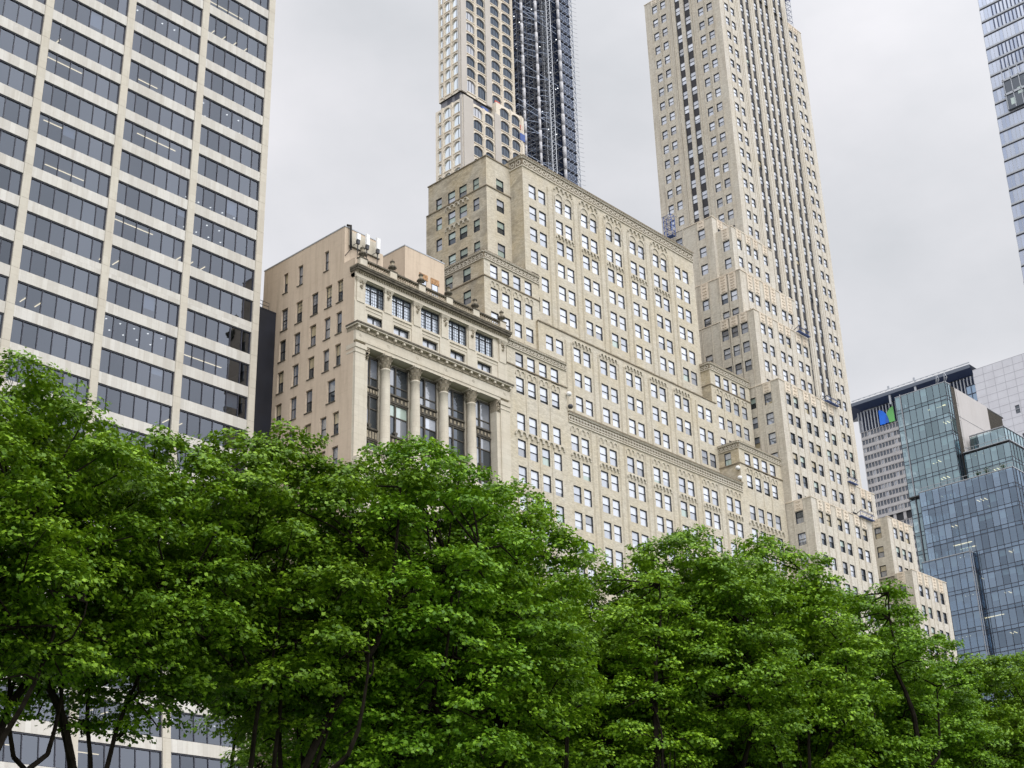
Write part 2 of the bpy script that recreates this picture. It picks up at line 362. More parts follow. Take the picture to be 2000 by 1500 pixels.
def frieze(fr, root_mb, u0, u1, z0, z1, pitch=None, proj=.0, cap=.34, mt=0, md=1):
    mb = root_mb; h = z1-z0
    fr.box(mb, u0, u1, z0+.1*h, z1-.26*h, proj, proj+.05, md)  # recess shade and dirt put into the darker colour of this backing
    fr.box(mb, u0-.02, u1+.02, z0, z0+.1*h, proj, proj+.16, mt)
    fr.box(mb, u0-.02, u1+.02, z1-.26*h, z1-.12*h, proj, proj+.22, mt)
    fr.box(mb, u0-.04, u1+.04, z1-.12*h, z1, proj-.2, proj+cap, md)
    p = pitch or h*.55; n = max(1, int((u1-u0)/p)); p = (u1-u0)/n; a = z0+.1*h; b = z1-.26*h; c = (a+b)/2; r = (b-a)*.36
    for i in range(n):
        u = u0+p*(i+.5)
        ring = [(u+r*math.cos(2*PI*k/6), c+r*math.sin(2*PI*k/6)) for k in range(6)]; rin = [(u+r*.55*math.cos(2*PI*k/6), c+r*.55*math.sin(2*PI*k/6)) for k in range(6)]
        for k in range(6):
            j = (k+1) % 6; mb.poly([fr.P(*ring[k], proj+.12), fr.P(*ring[j], proj+.12), fr.P(*rin[j], proj+.12), fr.P(*rin[k], proj+.12)], mt)
            mb.poly([fr.P(*ring[k], proj+.05), fr.P(*ring[j], proj+.05), fr.P(*ring[j], proj+.12), fr.P(*ring[k], proj+.12)], mt)
        fr.box(mb, u+p*.5-.05, u+p*.5+.05, a, b, proj+.05, proj+.12, mt)
        for q in (0, .5):   # small beads under the cap
            fr.box(mb, u-p*.5+p*q, u-p*.5+p*q+p*.26, z1-.12*h-.1, z1-.12*h, proj+.22, proj+.31, mt)
# ------------------------------------------------------------------ ground
def ground():
    m, t, o = newmat('park_lawn'); b = t.nodes.new('ShaderNodeBsdfPrincipled'); n = t.nodes.new('ShaderNodeTexNoise'); n.inputs['Scale'].default_value = .4; n.inputs['Detail'].default_value = 8
    r = t.nodes.new('ShaderNodeValToRGB'); r.color_ramp.elements[0].color = (.03, .06, .015, 1); r.color_ramp.elements[1].color = (.07, .13, .03, 1)
    x = t.nodes.new('ShaderNodeTexCoord'); t.links.new(x.outputs['Object'], n.inputs[0]); t.links.new(n.outputs[0], r.inputs[0]); t.links.new(r.outputs[0], b.inputs['Base Color']); b.inputs['Roughness'].default_value = .95; t.links.new(b.outputs[0], o.inputs[0])
    g = MB(); g.poly([(-3000, -3000, -.02), (3000, -3000, -.02), (3000, 4000, -.02), (-3000, 4000, -.02)]); tag(g.build('ground', plain('city_ground', (.16, .16, .16), .9, vary=.2, vscale=.05)), kind='structure')
    g = MB(); g.poly([(-120, -60, 0), (225, -60, 0), (225, 74, 0), (-120, 74, 0)]); tag(g.build('lawn', m), kind='structure')
    g = MB(); g.box(-200, 236, 76, 84, -.01, .14); tag(g.build('pavement', plain('concrete_paving', (.32, .31, .29), .9, vary=.15)), kind='structure')
    g = MB(); g.poly([(-600, 84.01, .01), (900, 84.01, .01), (900, 103, .01), (-600, 103, .01)]); tag(g.build('road', plain('asphalt', (.05, .05, .052), .9, vary=.2, vscale=.6)), kind='structure')
ground()

# ------------------------------------------------------------------ buff brick office building with terraces
def brick_building():
    root = thing('brick_office_building', (156.7, 120, 0), 'broad buff brick office building with terraced wings, arched corbels and pale sash windows', 'building')
    ws = []; B = MB(); O = MB(); T = MB(); RB = MB()
    def sash(fr, u, z, w=1.57, h=2.3, side=False):
        if side: up, lo = pick((3, 6), (1, 3), (2, 1)), pick((2, 3), (4, 3), (1, 2), (3, 2))
        else: up, lo = pick((0, 8), (1, 1.5), (2, .4)), pick((1, 4), (0, 5), (2, .7), (3, .3))
        ws.append(win(fr, u, u+w, z-h, z, up, lo, part=(rng.uniform(.2, .7) if rng.random() < .22 else 0)))
    pairs = [136.83+5.957*i for i in range(7)]
    lw = [126.2, 128.5, 130.85, 133.2]; rw = [178.65, 181.0, 183.35, 185.65]
    f0 = Fr('S', 115.); fm = Fr('S', 118.8); f2 = Fr('S', 119.2); ft = Fr('S', 121.); fw = Fr('S', 123.55)
    rows = [75.3, 71.6, 67.95]+[67.95-3.65*i for i in range(1, 17)]
    for z in rows:
        for u in pairs: sash(f0, u, z, h=2.35); sash(f0, u+2.14, z, h=2.35)
    for L in (lw, rw):
        for z in [83.95, 80.42]+rows:
            for u in L: sash(f0, u, z, 1.52, 2.35)
    for u in pairs:
        for z in (91.6, 87.75, 83.95): sash(fm, u, z); sash(fm, u+2.14, z)
        for z in (117.4, 113.7, 110.05, 106.3, 102.5, 98.8, 95.1): sash(ft, u, z); sash(ft, u+2.14, z)
    for L in (lw, rw):
        for z in (98.95, 95.3, 91.6, 87.9):
            for u in L: sash(f2, u+(.1 if L is rw else 0), z, 1.5, 2.2)
    for z in (117.6, 114.1, 110.4, 106.6, 102.9): sash(fw, 132.5, z, 1.6, 2.1, True)
    gw = Fr('W', 130.4); g2 = Fr('W', 124.95); gr = Fr('W', 177.1)
    for i, z in enumerate((117.55, 114.1, 110.5, 106.75, 103.)):
        for y, w in ((132.9, 1.25), (130.05, 1.55), (127.6, 1.6), (125.05, 1.25)): sash(gw, y, z, w, 2.05, True)
    for z in (99.05, 95.43, 91.8):
        for y in (121.75, 125.3, 128.9): sash(g2, y, z, 1.5, 2.1, True)
    sash(gr, 116.5, 84., 1.25, 2.1, True)
    # masses: base with wings, middle tier, second tier wings, top mass, west block
    wall(B, f0, 124.5, 188.9, 0, 78.4, holes(ws, f0)); B.box(124.5, 188.9, 115, 139, 0, 78.4, 0, 'STB'); RB.poly([(124.5, 115, 78.38), (188.9, 115, 78.38), (188.9, 139, 78.38), (124.5, 139, 78.38)])
    for a, b in ((124.5, 136.35), (177.1, 188.9)):
        wall(B, f0, a, b, 78.4, 85.4, holes(ws, f0)); B.box(a, b, 115, 139, 78.4, 85.38, 0, 'SBT' + ('W' if a > 150 else '')); RB.poly([(a, 115, 85.2), (b, 115, 85.2), (b, 139, 85.2), (a, 139, 85.2)])
    wall(B, gr, 115, 119.5, 78.4, 85.4, holes(ws, gr), mi=1)
    wall(B, fm, 135.3, 177.6, 78.38, 93.2, holes(ws, fm)); B.box(135.3, 177.6, 118.8, 138.6, 78.38, 93.2, 1, 'SBT'); RB.poly([(135.3, 119.1, 92.6), (177.6, 119.1, 92.6), (177.6, 138, 92.6), (135.3, 138, 92.6)])
    for a, b in ((124.95, 136.2), (177.4, 188.6)):
        wall(B, f2, a, b, 85.2, 100.62, holes(ws, f2)); B.box(a, b, 119.2, 138.2, 85.2, 100.6, 0, 'SBTW'); RB.poly([(a, 119.2, 100.3), (b, 119.2, 100.3), (b, 138, 100.3), (a, 138, 100.3)])
    wall(B, g2, 119.2, 138.2, 85.2, 100.6, holes(ws, g2), mi=1); wall(B, Fr('W', 177.4), 119.2, 122, 85.2, 100.6, mi=1)
    wall(B, ft, 135.55, 178., 93, 121.8, holes(ws, ft)); B.box(135.55, 178., 121, 137.8, 92, 121.8, 1, 'SBT'); RB.poly([(135.6, 121.1, 121.3), (178, 121.1, 121.3), (178, 137.8, 121.3), (135.6, 137.8, 121.3)])
    wall(B, fw, 130.4, 135.55, 100, 120.6, holes(ws, fw)); wall(B, gw, 123.55, 135.8, 100, 120.6, holes(ws, gw), mi=1); RB.poly([(130.4, 123.6, 120.3), (135.6, 123.6, 120.3), (135.6, 135.8, 120.3), (130.4, 135.8, 120.3)])
    B.box(130.4, 135.55, 135.78, 135.8, 100, 120.6, 1)
    B.box(130.41, 135.5, 135.8, 136.3, 100, 115.5, 1)
    # pilaster ribs between the bays
    mids = [(pairs[i]+3.71+pairs[i+1])/2 for i in range(6)]
    for u in mids:
        for s in (-.95, -.7, .7, .95):
            ft.box(B, u+s*.75-.06, u+s*.75+.06, 93.2, 118.6, -.01, .09); f0.box(B, u+s*.75-.06, u+s*.75+.06, 10, 76.7, -.01, .07); fm.box(B, u+s*.75-.05, u+s*.75+.05, 78.4, 92.1, -.01, .07)
    for L in (lw, rw):
        for u in L[1:]:
            f0.box(B, u-.5, u-.4, 10, 81.6, -.01, .07); f2.box(B, u-.5, u-.4, 85.4, 96.3, -.01, .07)
    bw = B.build('wall', [M['buff'], M['buff_side']], root); RB.build('roof', M['roof'], root)
    # friezes and cornices
    def fz(*a, **k):
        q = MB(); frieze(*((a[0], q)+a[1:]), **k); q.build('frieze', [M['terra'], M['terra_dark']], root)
    fz(ft, 135.55, 178., 119.95, 121.85); fz(Fr('W', 135.55), 121, 123.5, 119.95, 121.85)
    fz(f2, 124.95, 136.2, 99.3, 100.66, cap=.25); fz(g2, 119.2, 136, 99.3, 100.66, cap=.25); fz(f2, 177.4, 188.6, 99.3, 100.66, cap=.25); fz(Fr('W', 177.4), 119.2, 121, 99.3, 100.66, cap=.25)
    fz(f0, 124.5, 136.35, 84.3, 85.5, cap=.25); fz(f0, 177.1, 188.9, 84.3, 85.5, cap=.25); fz(gr, 115, 118.8, 84.3, 85.5, cap=.25)
    fz(f0, 136.4, 177.05, 76.85, 78.45, pitch=.62)
    # string courses and parapet copings
    Cq = MB()
    for fr, a, b, z in ((f2, 124.9, 136.3, 96.7), (g2, 119.15, 136, 96.7), (f2, 177.35, 188.65, 96.7), (Fr('W', 177.4), 119.15, 121, 96.7), (f0, 124.5, 136.4, 81.85), (f0, 177.05, 188.95, 81.85), (gr, 115, 118.8, 81.85), (fw, 130.35, 135.55, 115.5), (gw, 123.5, 136.2, 115.5), (fm, 135.2, 177.7, 93.2), (fw, 130.3, 135.55, 120.6), (gw, 123.5, 135.9, 120.6)):
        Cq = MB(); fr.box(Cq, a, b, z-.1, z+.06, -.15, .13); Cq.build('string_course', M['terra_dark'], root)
    # corbelled arches
    A = MB()
    for i, u in enumerate(pairs):
        if 0 < i < 6:
            arch_ring(ft, A, u+.785, 117.55, .82, .14, .14, 0, 10, leg=1.2); arch_ring(ft, A, u+2.925, 117.55, .82, .14, .14, 0, 10, leg=1.2)
            corbels(ft, A, u-.2, u+3.9, 119.15, 4); corbels(ft, A, u-.1, u+3.8, 110.75, 5); corbels(fm, A, u-.1, u+3.8, 92.2, 5)
        for q in (0, 2.14):
            for s in (.3, 1.27): arch_ring(f0, A, u+q+s, 76.05, .33, .1, .12, 0, 8, leg=.3)
        corbels(f0, A, u-.1, u+3.8, 72.3, 5)
    for L in (lw, rw):
        for u in L:
            for s in (.3, 1.22):
                arch_ring(f2, A, u+s, 95.85, .34, .1, .13, 0, 8, leg=.3); arch_ring(f0, A, u+s, 81.0, .34, .1, .13, 0, 8, leg=.3)
        corbels(f0, A, L[0]-.5, L[3]+2, 72.3, 9)
    for z in (114.75, 111.2): corbels(gw, A, 127.3, 132., z, 5)
    A.build('corbel_arches', M['terra'], root)
    put_windows(root, ws, M['frame'])
    # fittings that hang on the building
    k = 0
    for p, lab in (((136.3, 114.6, 80.9), 'small pale floodlight on buff brick left wing edge, upper of two'), ((136.5, 114.6, 79.1), 'black floodlight on buff brick left wing edge above the carved belt'),
                   ((176.7, 115.2, 81.0), 'white floodlight on inner corner of right brick wing, upper of two'), ((176.7, 115.0, 79.3), 'round white floodlight on inner corner of right brick wing, just above belt')):
        b = MB(); x, y, z = p; k += 1
        b.lathe(x, y, [(.02, z-.42), (.3, z-.34), (.38, z-.05), (.26, z+.16), (.04, z+.24)], 0, 10); b.tube((x, y, z), (x+.4, y+.35, z+.15), .05, 1)
        tag(b.build('floodlight', [M['darksteel'] if k == 2 else M['white'], M['darksteel']], None, p), lab, 'floodlight', 'floodlights on the brick building')
    return root
brick_building()

# ------------------------------------------------------------------ stepped limestone tower
def deco_tower():
    root = thing('stepped_tower', (212, 125, 0), 'tall limestone coloured tower stepping down in set-back blocks with dark window channels', 'tower')
    ws = []; B = MB(); PT = MB(); SP = MB(); RF = MB()
    def sash(fr, u, z, w=1.42, h=2.02, dark=0., side=False):
        if rng.random() < dark: up, lo = pick((3, 3), (2, 3), (4, 2), (5, 1.5), (1, 2)), pick((4, 5), (2, 2), (5, .8))
        elif side: up, lo = pick((0, 5), (1, 4), (2, 1.5)), pick((1, 4), (2, 3), (0, 1))
        else: up, lo = pick((0, 8), (1, 1.5)), pick((0, 5), (1, 4), (2, .6))
        ws.append(win(fr, u, u+w, z-h, z, up, lo, depth=.26, part=(rng.uniform(.2, .6) if rng.random() < .15 else 0)))
    def cop(fr, a, b, z):
        q = MB(); fr.box(q, a, b, z, z+.13, -.3, .1); q.build('coping', M['pale_terra'], root)
    def panel(fr, u, w, z0, z1):
        fr.box(PT, u-.08, u+w+.08, z0, z1, 0, .07)
        n = max(2, int((z1-z0)/.55))
        for i in range(n):
            z = z0+(z1-z0)*(i+.55)/n; fr.box(PT, u+w*.2, u+w*.8, z, z+.07, .07, .17); fr.box(PT, u+w*.44, u+w*.56, z-.2, z, .07, .14)
    def block(x0, x1, y0, y1, z0, z1, ucols, rows, dark, wrow=None, pan=1.7, w=1.42):
        fr = Fr('S', y0)
        for z in rows:
            for u in ucols: sash(fr, u, z, w, 2.02, dark)
        wall(B, fr, x0, x1, z0, z1, holes(ws, fr)); B.box(x0, x1, y0, y1, z0, z1, 1, 'SWBT'); RF.poly([(x0, y0, z1-.35), (x1, y0, z1-.35), (x1, y1, z1-.35), (x0, y1, z1-.35)])
        for u in ucols:
            panel(fr, u, w, rows[0]+.12, z1)
            fr.box(B, u-.3, u-.2, z0, z1, -.01, .09); fr.box(B, u+w+.2, u+w+.3, z0, z1, -.01, .09)
        cop(fr, x0-.05, x1, z1)
        return fr
    six = [190.88, 193.12, 196.45, 198.7, 202.03, 204.25]
    block(189.1, 207.5, 110.3, 126, 0, 77.9, six, [76.08-3.6*i for i in range(18)], .85)
    block(189.1, 207.5, 113.7, 126, 77.9, 99.5, six, [97.55-3.53*i for i in range(6)], .75)
    block(189.1, 206.2, 117.03, 126, 99.5, 113.7, six, [111.8-3.52*i for i in range(4)], .12)
    block(189.1, 206.4, 118.99, 126, 113.7, 122.2, [191.3, 193.4, 196.37, 198.5, 201.7, 203.75], [118.9, 115.4], .0, pan=3)
    block(189.9, 202.8, 120.3, 126, 122.2, 131.8, [191.45, 194.3, 196.6, 199.7], [129.9, 126.35], .0, w=1.3)
    block(189.1, 203.4, 123.66, 127, 122.2, 134.9, [190.73], [133.0, 129.4], .0)
    block(225.9, 235.05, 116.8, 127, 0, 84.95, [227.63, 229.84, 231.95], [83.3-3.53*i for i in range(21)], .85, w=1.33)
    block(225.54, 238.1, 113.4, 127, 0, 74.2, [227.38, 229.68, 232.77, 235.02], [71.83-3.53*i for i in range(18)], .8, w=1.33)
    block(222., 232.2, 122., 127, 60, 92., [223.26, 227.1, 229.3], [90.2, 86.6], .5, w=1.35)
    # the long west wall, one strip per set-back
    gx = Fr('W', 189.1)
    for ya, yb, za, zb, wins, pans in ((110.3, 150, 0, 77.9, [(112.0, 1.45, [76.1-3.6*i for i in range(18)])], [112.0]),
                                 (113.7, 150, 77.9, 99.5, [(115.38, 1.42, [97.65, 94.1, 90.55, 87.0]), (118.5, 1.2, [97.7, 94.15, 90.6])], [115.38]),
                                 (117.03, 150, 99.5, 113.7, [(118.5, 1.35, [111.85, 108.3, 104.8]), (120.5, 1.32, [111.85, 108.3, 104.8]), (122.45, 1.4, [111.85, 108.3, 104.8]), (126.2, 1.4, [108.3, 104.8, 101.3])], [118.5, 120.5, 122.45]),
                                 (118.99, 150, 113.7, 122.2, [(119.95, 1.35, [118.75, 115.2]), (121.9, 1.35, [118.75, 115.2]), (125.85, 1.42, [119.0, 115.45])], [119.95, 121.9, 125.85]),
                                 (123.66, 150, 122.2, 134.9, [(125.4, 1.45, [133.15, 129.55, 126.]), (130.4, 1.4, [133.4, 129.8, 126.2])], [125.4])):
        for y, w, zs in wins:
            for z in zs: sash(gx, y, z, w, 2.0, .25 if za > 95 else .6, True)
        wall(B, gx, ya, yb, za, zb, holes(ws, gx), mi=1)
        cop(gx, ya-.05, min(yb, 136), zb)
        for y in pans: panel(gx, y, 1.4, wins[[q[0] for q in wins].index(y)][2][0]+.12, zb)
        for y, w, zs in wins:
            for s in (-.35, w+.27): gx.box(B, y+s, y+s+.09, za, zb, -.01, .09, 1)
    g2 = Fr('W', 189.9)
    for z in (129.3, 125.75): sash(g2, 120.95, z, 1.38, 2.0, 0, True)
    wall(B, g2, 120.3, 123.66, 122.2, 131.8, holes(ws, g2), mi=1); panel(g2, 120.95, 1.38, 129.45, 131.8)
    for X, Y0, Y1, zt, yw, zz in ((225.9, 116.8, 127, 84.95, 118.35, 83.35), (225.54, 113.4, 116.8, 74.2, 114.9, 71.85)):
        g = Fr('W', X)
        for i in range(18): sash(g, yw, zz-3.53*i, 1.3, 2.05, .9, True)
        wall(B, g, Y0, Y1, 0, zt, holes(ws, g), mi=1); panel(g, yw, 1.3, zz+.12, zt)
    wall(B, Fr('W', 222.), 122, 127, 60, 92, mi=1)
    # shaft
    fs = Fr('S', 126.1); fx = Fr('W', 203.4); H1, H2, H3 = 202.6, 214., 224.
    zr = [201.15-3.535*i for i in range(-6, 32)]
    for z in zr:
        if z < 201.5:
            for u in (205.2, 207.38): sash(fs, u, z-.2, 1.33, 1.95)
            for u in (230.5, 232.48): sash(fs, u, z-.2, 1.25, 1.95, .5 if z < 115 else 0)
            if z > 118:
                for y in (141.58, 139.4, 130.15, 127.98): sash(fx, y, z-.1, 1.32, 1.95, 0, True)
    chan = [211.4, 213.55, 216.95, 219.2, 221.45, 224.9, 227.1]; ch_h = []
    for u in chan:
        ch_h.append((u, u+1.3, 88., 212.))
        for z in zr:
            if z-2 > 88:
                dk = .6 if z < 112 else .04
                sash(fs, u+.02, z-.2, 1.26, 1.95, dk); ws[-1]['depth'] = .29; ws[-1]['fd'] = -.1
                fs.box(SP, u+.01, u+1.29, z-.2, z+1.38, -.32, -.2)
    chw = [(135.87, 137.24, 122., 208.), (133.48, 135.0, 122., 208.)]
    for a, b, _, _ in chw:
        for z in zr:
            if z > 123 and z < 209:
                if z > 145 or a < 135: sash(fx, a+.02, z-.1, b-a-.04, 1.95, .1 if z > 142 else 1., True); ws[-1]['depth'] = .42; ws[-1]['fd'] = -.3
                else: fx.box(SP, a+.01, b-.01, z-2.1, z-.1, -.5, -.36)
                fx.box(SP, a+.01, b-.01, z-.1, z+1.48, -.5, -.36)
    hS = [h for h in holes(ws, fs) if not any(c[0] <= h[0] <= c[1] for c in ch_h)]+ch_h
    hW = [h for h in holes(ws, fx) if not any(c[0] <= h[0] <= c[1] for c in chw)]+chw
    wall(B, fs, 203.4, 235.55, 60, H1, [h for h in hS if h[3] <= H1 or h[2] < H1], .33)
    wall(B, fs, 209.5, 230.3, H1, H2, [h for h in hS], .5); wall(B, fx, 126.1, 144.8, 95, H1, hW, .5, mi=1); wall(B, fx, 132.5, 138.5, H1, H2, hW, .5, mi=1)
    B.box(203.4, 235.55, 126.1, 144.8, 60, H1, 1, 'SWBT'); B.box(209.5, 230.3, 126.1, 144.7, H1, H2, 1, 'SB'); B.box(203.4, 209.5, 132.5, 138.5, H1, H2, 1, 'WBE')
    B.box(210.5, 228.5, 127.5, 143.5, H2, H3, 0, 'B')
    RF.poly([(203.4, 126.1, H1-.3), (235.5, 126.1, H1-.3), (235.5, 144.8, H1-.3), (203.4, 144.8, H1-.3)])
    for u in (205.2, 207.38, 230.5, 232.48):
        w = 1.33 if u < 220 else 1.25
        panel(fs, u, w, H1-1.3, H1)
        for s in (-.32, w+.22): fs.box(B, u+s, u+s+.1, 90, H1, -.01, .1)
    for u in (209.75, 210.3, 215.4, 216.2, 223.3, 224.1, 228.9, 229.5): fs.box(B, u-.12, u+.12, 90, 206., -.01, .12)
    for u in chan: fs.box(B, u-.2, u-.1, 90, 206., -.01, .04); fs.box(B, u+1.4, u+1.5, 90, 206., -.01, .08)
    for y in (141.58, 139.4, 130.15, 127.98):
        panel(fx, y, 1.32, H1-1.2, H1)
        for s in (-.32, 1.54): fx.box(B, y+s, y+s+.1, 120, H1, -.01, .1, 1)
    for y in (132.6, 133.1, 138.2, 137.8): fx.box(B, y-.1, y+.1, 120, H2, -.01, .14, 1)
    cop(fs, 203.3, 209.5, H1); cop(fx, 138.5, 144.9, H1); cop(fs, 230.3, 235.6, H1)
    B.build('wall', [M['deco'], M['deco_side']], root); RF.build('roof', M['roof'], root)
    PT.build('parapet_panel', M['pale_terra'], root); SP.build('spandrel', M['spandrel'], root)
    put_windows(root, ws, M['frame'])
    # rigging on the set-backs
    def rig(name, base, w, label, platform=True, cat='work platform'):
        b = MB(); x, y, z = base
        for a in (0, w): b.tube((x+a, y+1.2, z+.15), (x+a, y-1.0, z+1.1), .06); b.tube((x+a, y+.9, z), (x+a, y+.9, z+1.1), .06); b.tube((x+a, y+1.2, z+.1), (x+a, y+.2, z+1.5), .04)
        b.tube((x, y-.8, z+1.1), (x+w, y-.8, z+1.1), .05); b.tube((x, y+.9, z+1.0), (x+w, y+.9, z+1.0), .05)
        if platform:
            for a in (0, w): b.tube((x+a, y-.7, z+1.1), (x+a, y-.7, z+.2), .04, 1)
            b.box(x-.2, x+w+.2, y-1.0, y-.4, z+.02, z+.1, 1); b.tube((x-.2, y-1.0, z+.75), (x+w+.2, y-1.0, z+.75), .05, 1)
        tag(b.build(name, [M['darksteel'], M['bluepaint']], None, base), label, cat, 'rigging on the stepped tower')
    rig('work_platform', (203.2, 113.9, 99.55), 3.6, 'dark hanging scaffold rig on set-back parapet halfway down the stepped tower')
    rig('work_platform', (203.6, 110.6, 77.95), 3.8, 'blue window-washing rig on lowest left set-back of stepped tower')
    rig('work_platform', (202.2, 117.2, 113.75), 3.4, 'dark scaffold rig on upper set-back beside the dark window channels')
    rig('work_platform', (222.6, 122.3, 92.05), 2.6, 'tangled dark rig on parapet beside lower right edge of stepped tower')
    b = MB()   # blue access tower on the west parapet
    for i in range(4):
        z = 134.9+i*1.1-1.1
        for a, c in (((188.6, 131.4), (188.6, 133.2)), ((188.6, 133.2), (187.6, 133.2)), ((187.6, 133.2), (187.6, 131.4)), ((187.6, 131.4), (188.6, 131.4))):
            b.tube((*a, z+1.1), (*c, z+1.1), .05); b.tube((*a, z), (*a, z+1.1), .06); b.tube((*a, z), (*c, z+1.1), .035)
    b.box(187.6, 188.6, 131.4, 133.2, 133.82, 133.9)
    b.tube((188.1, 132.3, 137.1), (188.1, 132.3, 139.2), .05, 1); b.tube((187.4, 133.4, 138.2), (188.8, 130.8, 137.9), .05, 1)
    tag(b.build('access_scaffold', [M['bluepaint'], M['steel']], None, (188.1, 132.3, 133.8)), 'blue metal access scaffold on the west parapet of the stepped tower', 'scaffold')
    b = MB()   # lattice mast behind the south-east shoulder
    cx, cy = 233.6, 127.5
    for i in range(16):
        z = 202.3+i*1.5; c = [(cx-.6, cy-.6), (cx+.6, cy-.6), (cx+.6, cy+.6), (cx-.6, cy+.6)]
        for k in range(4):
            a, d = c[k], c[(k+1) % 4]; b.tube((*a, z), (*a, z+1.5), .07, i//6 % 2); b.tube((*a, z), (*d, z+1.5), .045, i//6 % 2); b.tube((*a, z+1.5), (*d, z+1.5), .05, 1)
    b.box(cx-.9, cx+.9, cy-.9, cy+.9, 212., 212.9, 1)
    tag(b.build('lattice_mast', [M['steel'], M['bluepaint']], None, (cx, cy, 202.3)), 'blue and grey lattice hoist mast on right shoulder of stepped tower', 'mast')
deco_tower()

# ------------------------------------------------------------------ travertine slab with ribbon windows
def slab_tower():
    G = 127.; root = thing('ribbon_window_tower', (60, G, 0), 'wide white travertine office tower with long grey ribbon windows, cut by the left frame edge', 'tower')
    fr = Fr('S', G); X1 = 93.4; X0 = 8.; Z0, Z1 = 0., 190.
    zf = lambda z: 0. if z > 72 else -((72-z)**2)*.0016   # the foot of the slab sweeps out
    yy = lambda z, d: G-d+zf(z)
    tops = [127.5+4.25*k for k in range(-29, 15)]      # top of each spandrel
    pil = [82.23+10.42*k for k in range(-7, 1)]
    P = MB(); S = MB(); ML = MB(); RM = MB(); CL = MB()
    zs = [0]+[t for t in tops if t > 1]+[Z1]
    def strip(mb, u0, u1, z0, z1, d, mi=0):
        mb.poly([(u0, yy(z0, d), z0), (u1, yy(z0, d), z0), (u1, yy(z1, d), z1), (u0, yy(z1, d), z1)], mi)
    def sbox(mb, u0, u1, z0, z1, d0, d1, mi=0):
        strip(mb, u0, u1, z0, z1, d1, mi)
        for u in (u0, u1): mb.poly([(u, yy(z0, d0), z0), (u, yy(z0, d1), z0), (u, yy(z1, d1), z1), (u, yy(z1, d0), z1)], mi)
        for z in (z0, z1): mb.poly([(u0, yy(z, d0), z), (u1, yy(z, d0), z), (u1, yy(z, d1), z), (u0, yy(z, d1), z)], mi)
    for x in pil+[92.45]:
        for a, b in zip(zs[:-1], zs[1:]): sbox(P, x, x+.95, a+.012, b-.012, -.3, .16)
    for t in tops:
        if t < 2: continue
        for i in range(len(pil)):
            a = pil[i]+.97; b = (pil[i+1] if i < len(pil)-1 else 92.45)-.02
            sbox(S, a, b, t-1.33, t, -.3, .06)
    P.box(93.36, 93.4, G-.1, G+40, 0, Z1); P.box(X0, X1, G+39.9, G+40, 0, Z1); P.box(X0-.1, X0, G, G+40, 0, Z1)
    cells = []
    for t in tops:
        if t < 2: continue
        for i in range(len(pil)):
            a = pil[i]+.97; b = (pil[i+1] if i < len(pil)-1 else 92.45)-.02; w = b-a
            u = [a]+[a+1.3*w/9.45+k*1.72*w/9.45 for k in range(5)]+[b]
            cells.append((a, b, t, t+2.9, u))
    cells.sort(key=lambda c: -(0 if hidden((c[0]+4, G, c[3])) else 1)*c[2]**-1.)
    def one(c, fm, gm):
        a, b, z0, z1, u = c
        for x in u[1:-1]: sbox(fm, x-.04, x+.04, z0, z1, -.2, -.06)
        sbox(fm, a, b, z1-.12, z1, -.2, -.04); sbox(fm, a, b, z0, z0+.07, -.2, -.04); sbox(fm, a, a+.1, z0, z1, -.2, -.04); sbox(fm, b-.1, b, z0, z1, -.2, -.04)
        for p, q in zip(u[:-1], u[1:]): strip(gm, p+.03, q-.03, z0+.05, z1-.1, -.16)
    rf, rg = MB(), MB()
    for k, c in enumerate(cells):
        if k < 100:
            fm, gm = MB(), MB(); one(c, fm, gm); o = fm.build('window', M['mull'], root); gm.build('pane', M['grace_glass'], o)
        else: one(c, rf, rg)
    o = rf.build('window', M['mull'], root); o['kind'] = 'stuff'; o2 = rg.build('pane', M['grace_glass'], o); o2['kind'] = 'stuff'
    # rooms: ceilings, floors, a back wall and the lit lamps on some floors
    LP = MB(); LW = MB(); BL = MB(); r = random.Random(3)
    for t in tops:
        if t < 2: continue
        y0 = yy(t+2.9, -.5)
        CL.poly([(X0, y0, t+2.95), (93.2, y0, t+2.95), (93.2, G+9, t+2.95), (X0, G+9, t+2.95)], 0)
        CL.poly([(X0, y0, t-.3), (93.2, y0, t-.3), (93.2, G+9, t-.3), (X0, G+9, t-.3)], 1)
        RM.poly([(X0, G+9, t-.3), (93.2, G+9, t-.3), (93.2, G+9, t+2.95), (X0, G+9, t+2.95)])
        for i in range(len(pil)):
            a = pil[i]+1; q = r.random()
            if q < .18:
                y = G+r.uniform(1.2, 3.5)
                for k in range(r.choice((2, 3, 4, 5))): x = a+.8+k*1.75; LP.box(x, x+.09, y, y+1.3, t+2.86, t+2.93)
            elif q < .32:
                y = G+r.uniform(.8, 3.5); x = a+r.uniform(.3, 3); LP.box(x, x+r.uniform(2.5, 6), y, y+.09, t+2.86, t+2.93)
            elif q < .45:
                for k in range(5):
                    for j in range(2):
                        if r.random() < .75: x = a+.9+k*1.8; y = G+1.2+j*2.2; LW.box(x, x+.16, y, y+.16, t+2.88, t+2.94)
            if r.random() < .10:
                k = r.randrange(5); u = a+1.3+k*1.7; BL.box(u, u+1.62, yy(t, -.32), yy(t, -.30), t+2.9-r.uniform(.6, 2.2), t+2.85)
    CL.build('ceiling', [M['ceil'], M['floor']], root); RM.build('back_wall', M['room'], root); LP.build('ceiling_lamp', M['lamp'], root); LW.build('downlight', M['lampw'], root); BL.build('window_blind', plain('grey_roller_blind', (.5, .52, .55), .9), root)
    P.build('pillar', M['travertine_pier'], root); S.build('spandrel', M['travertine'], root)
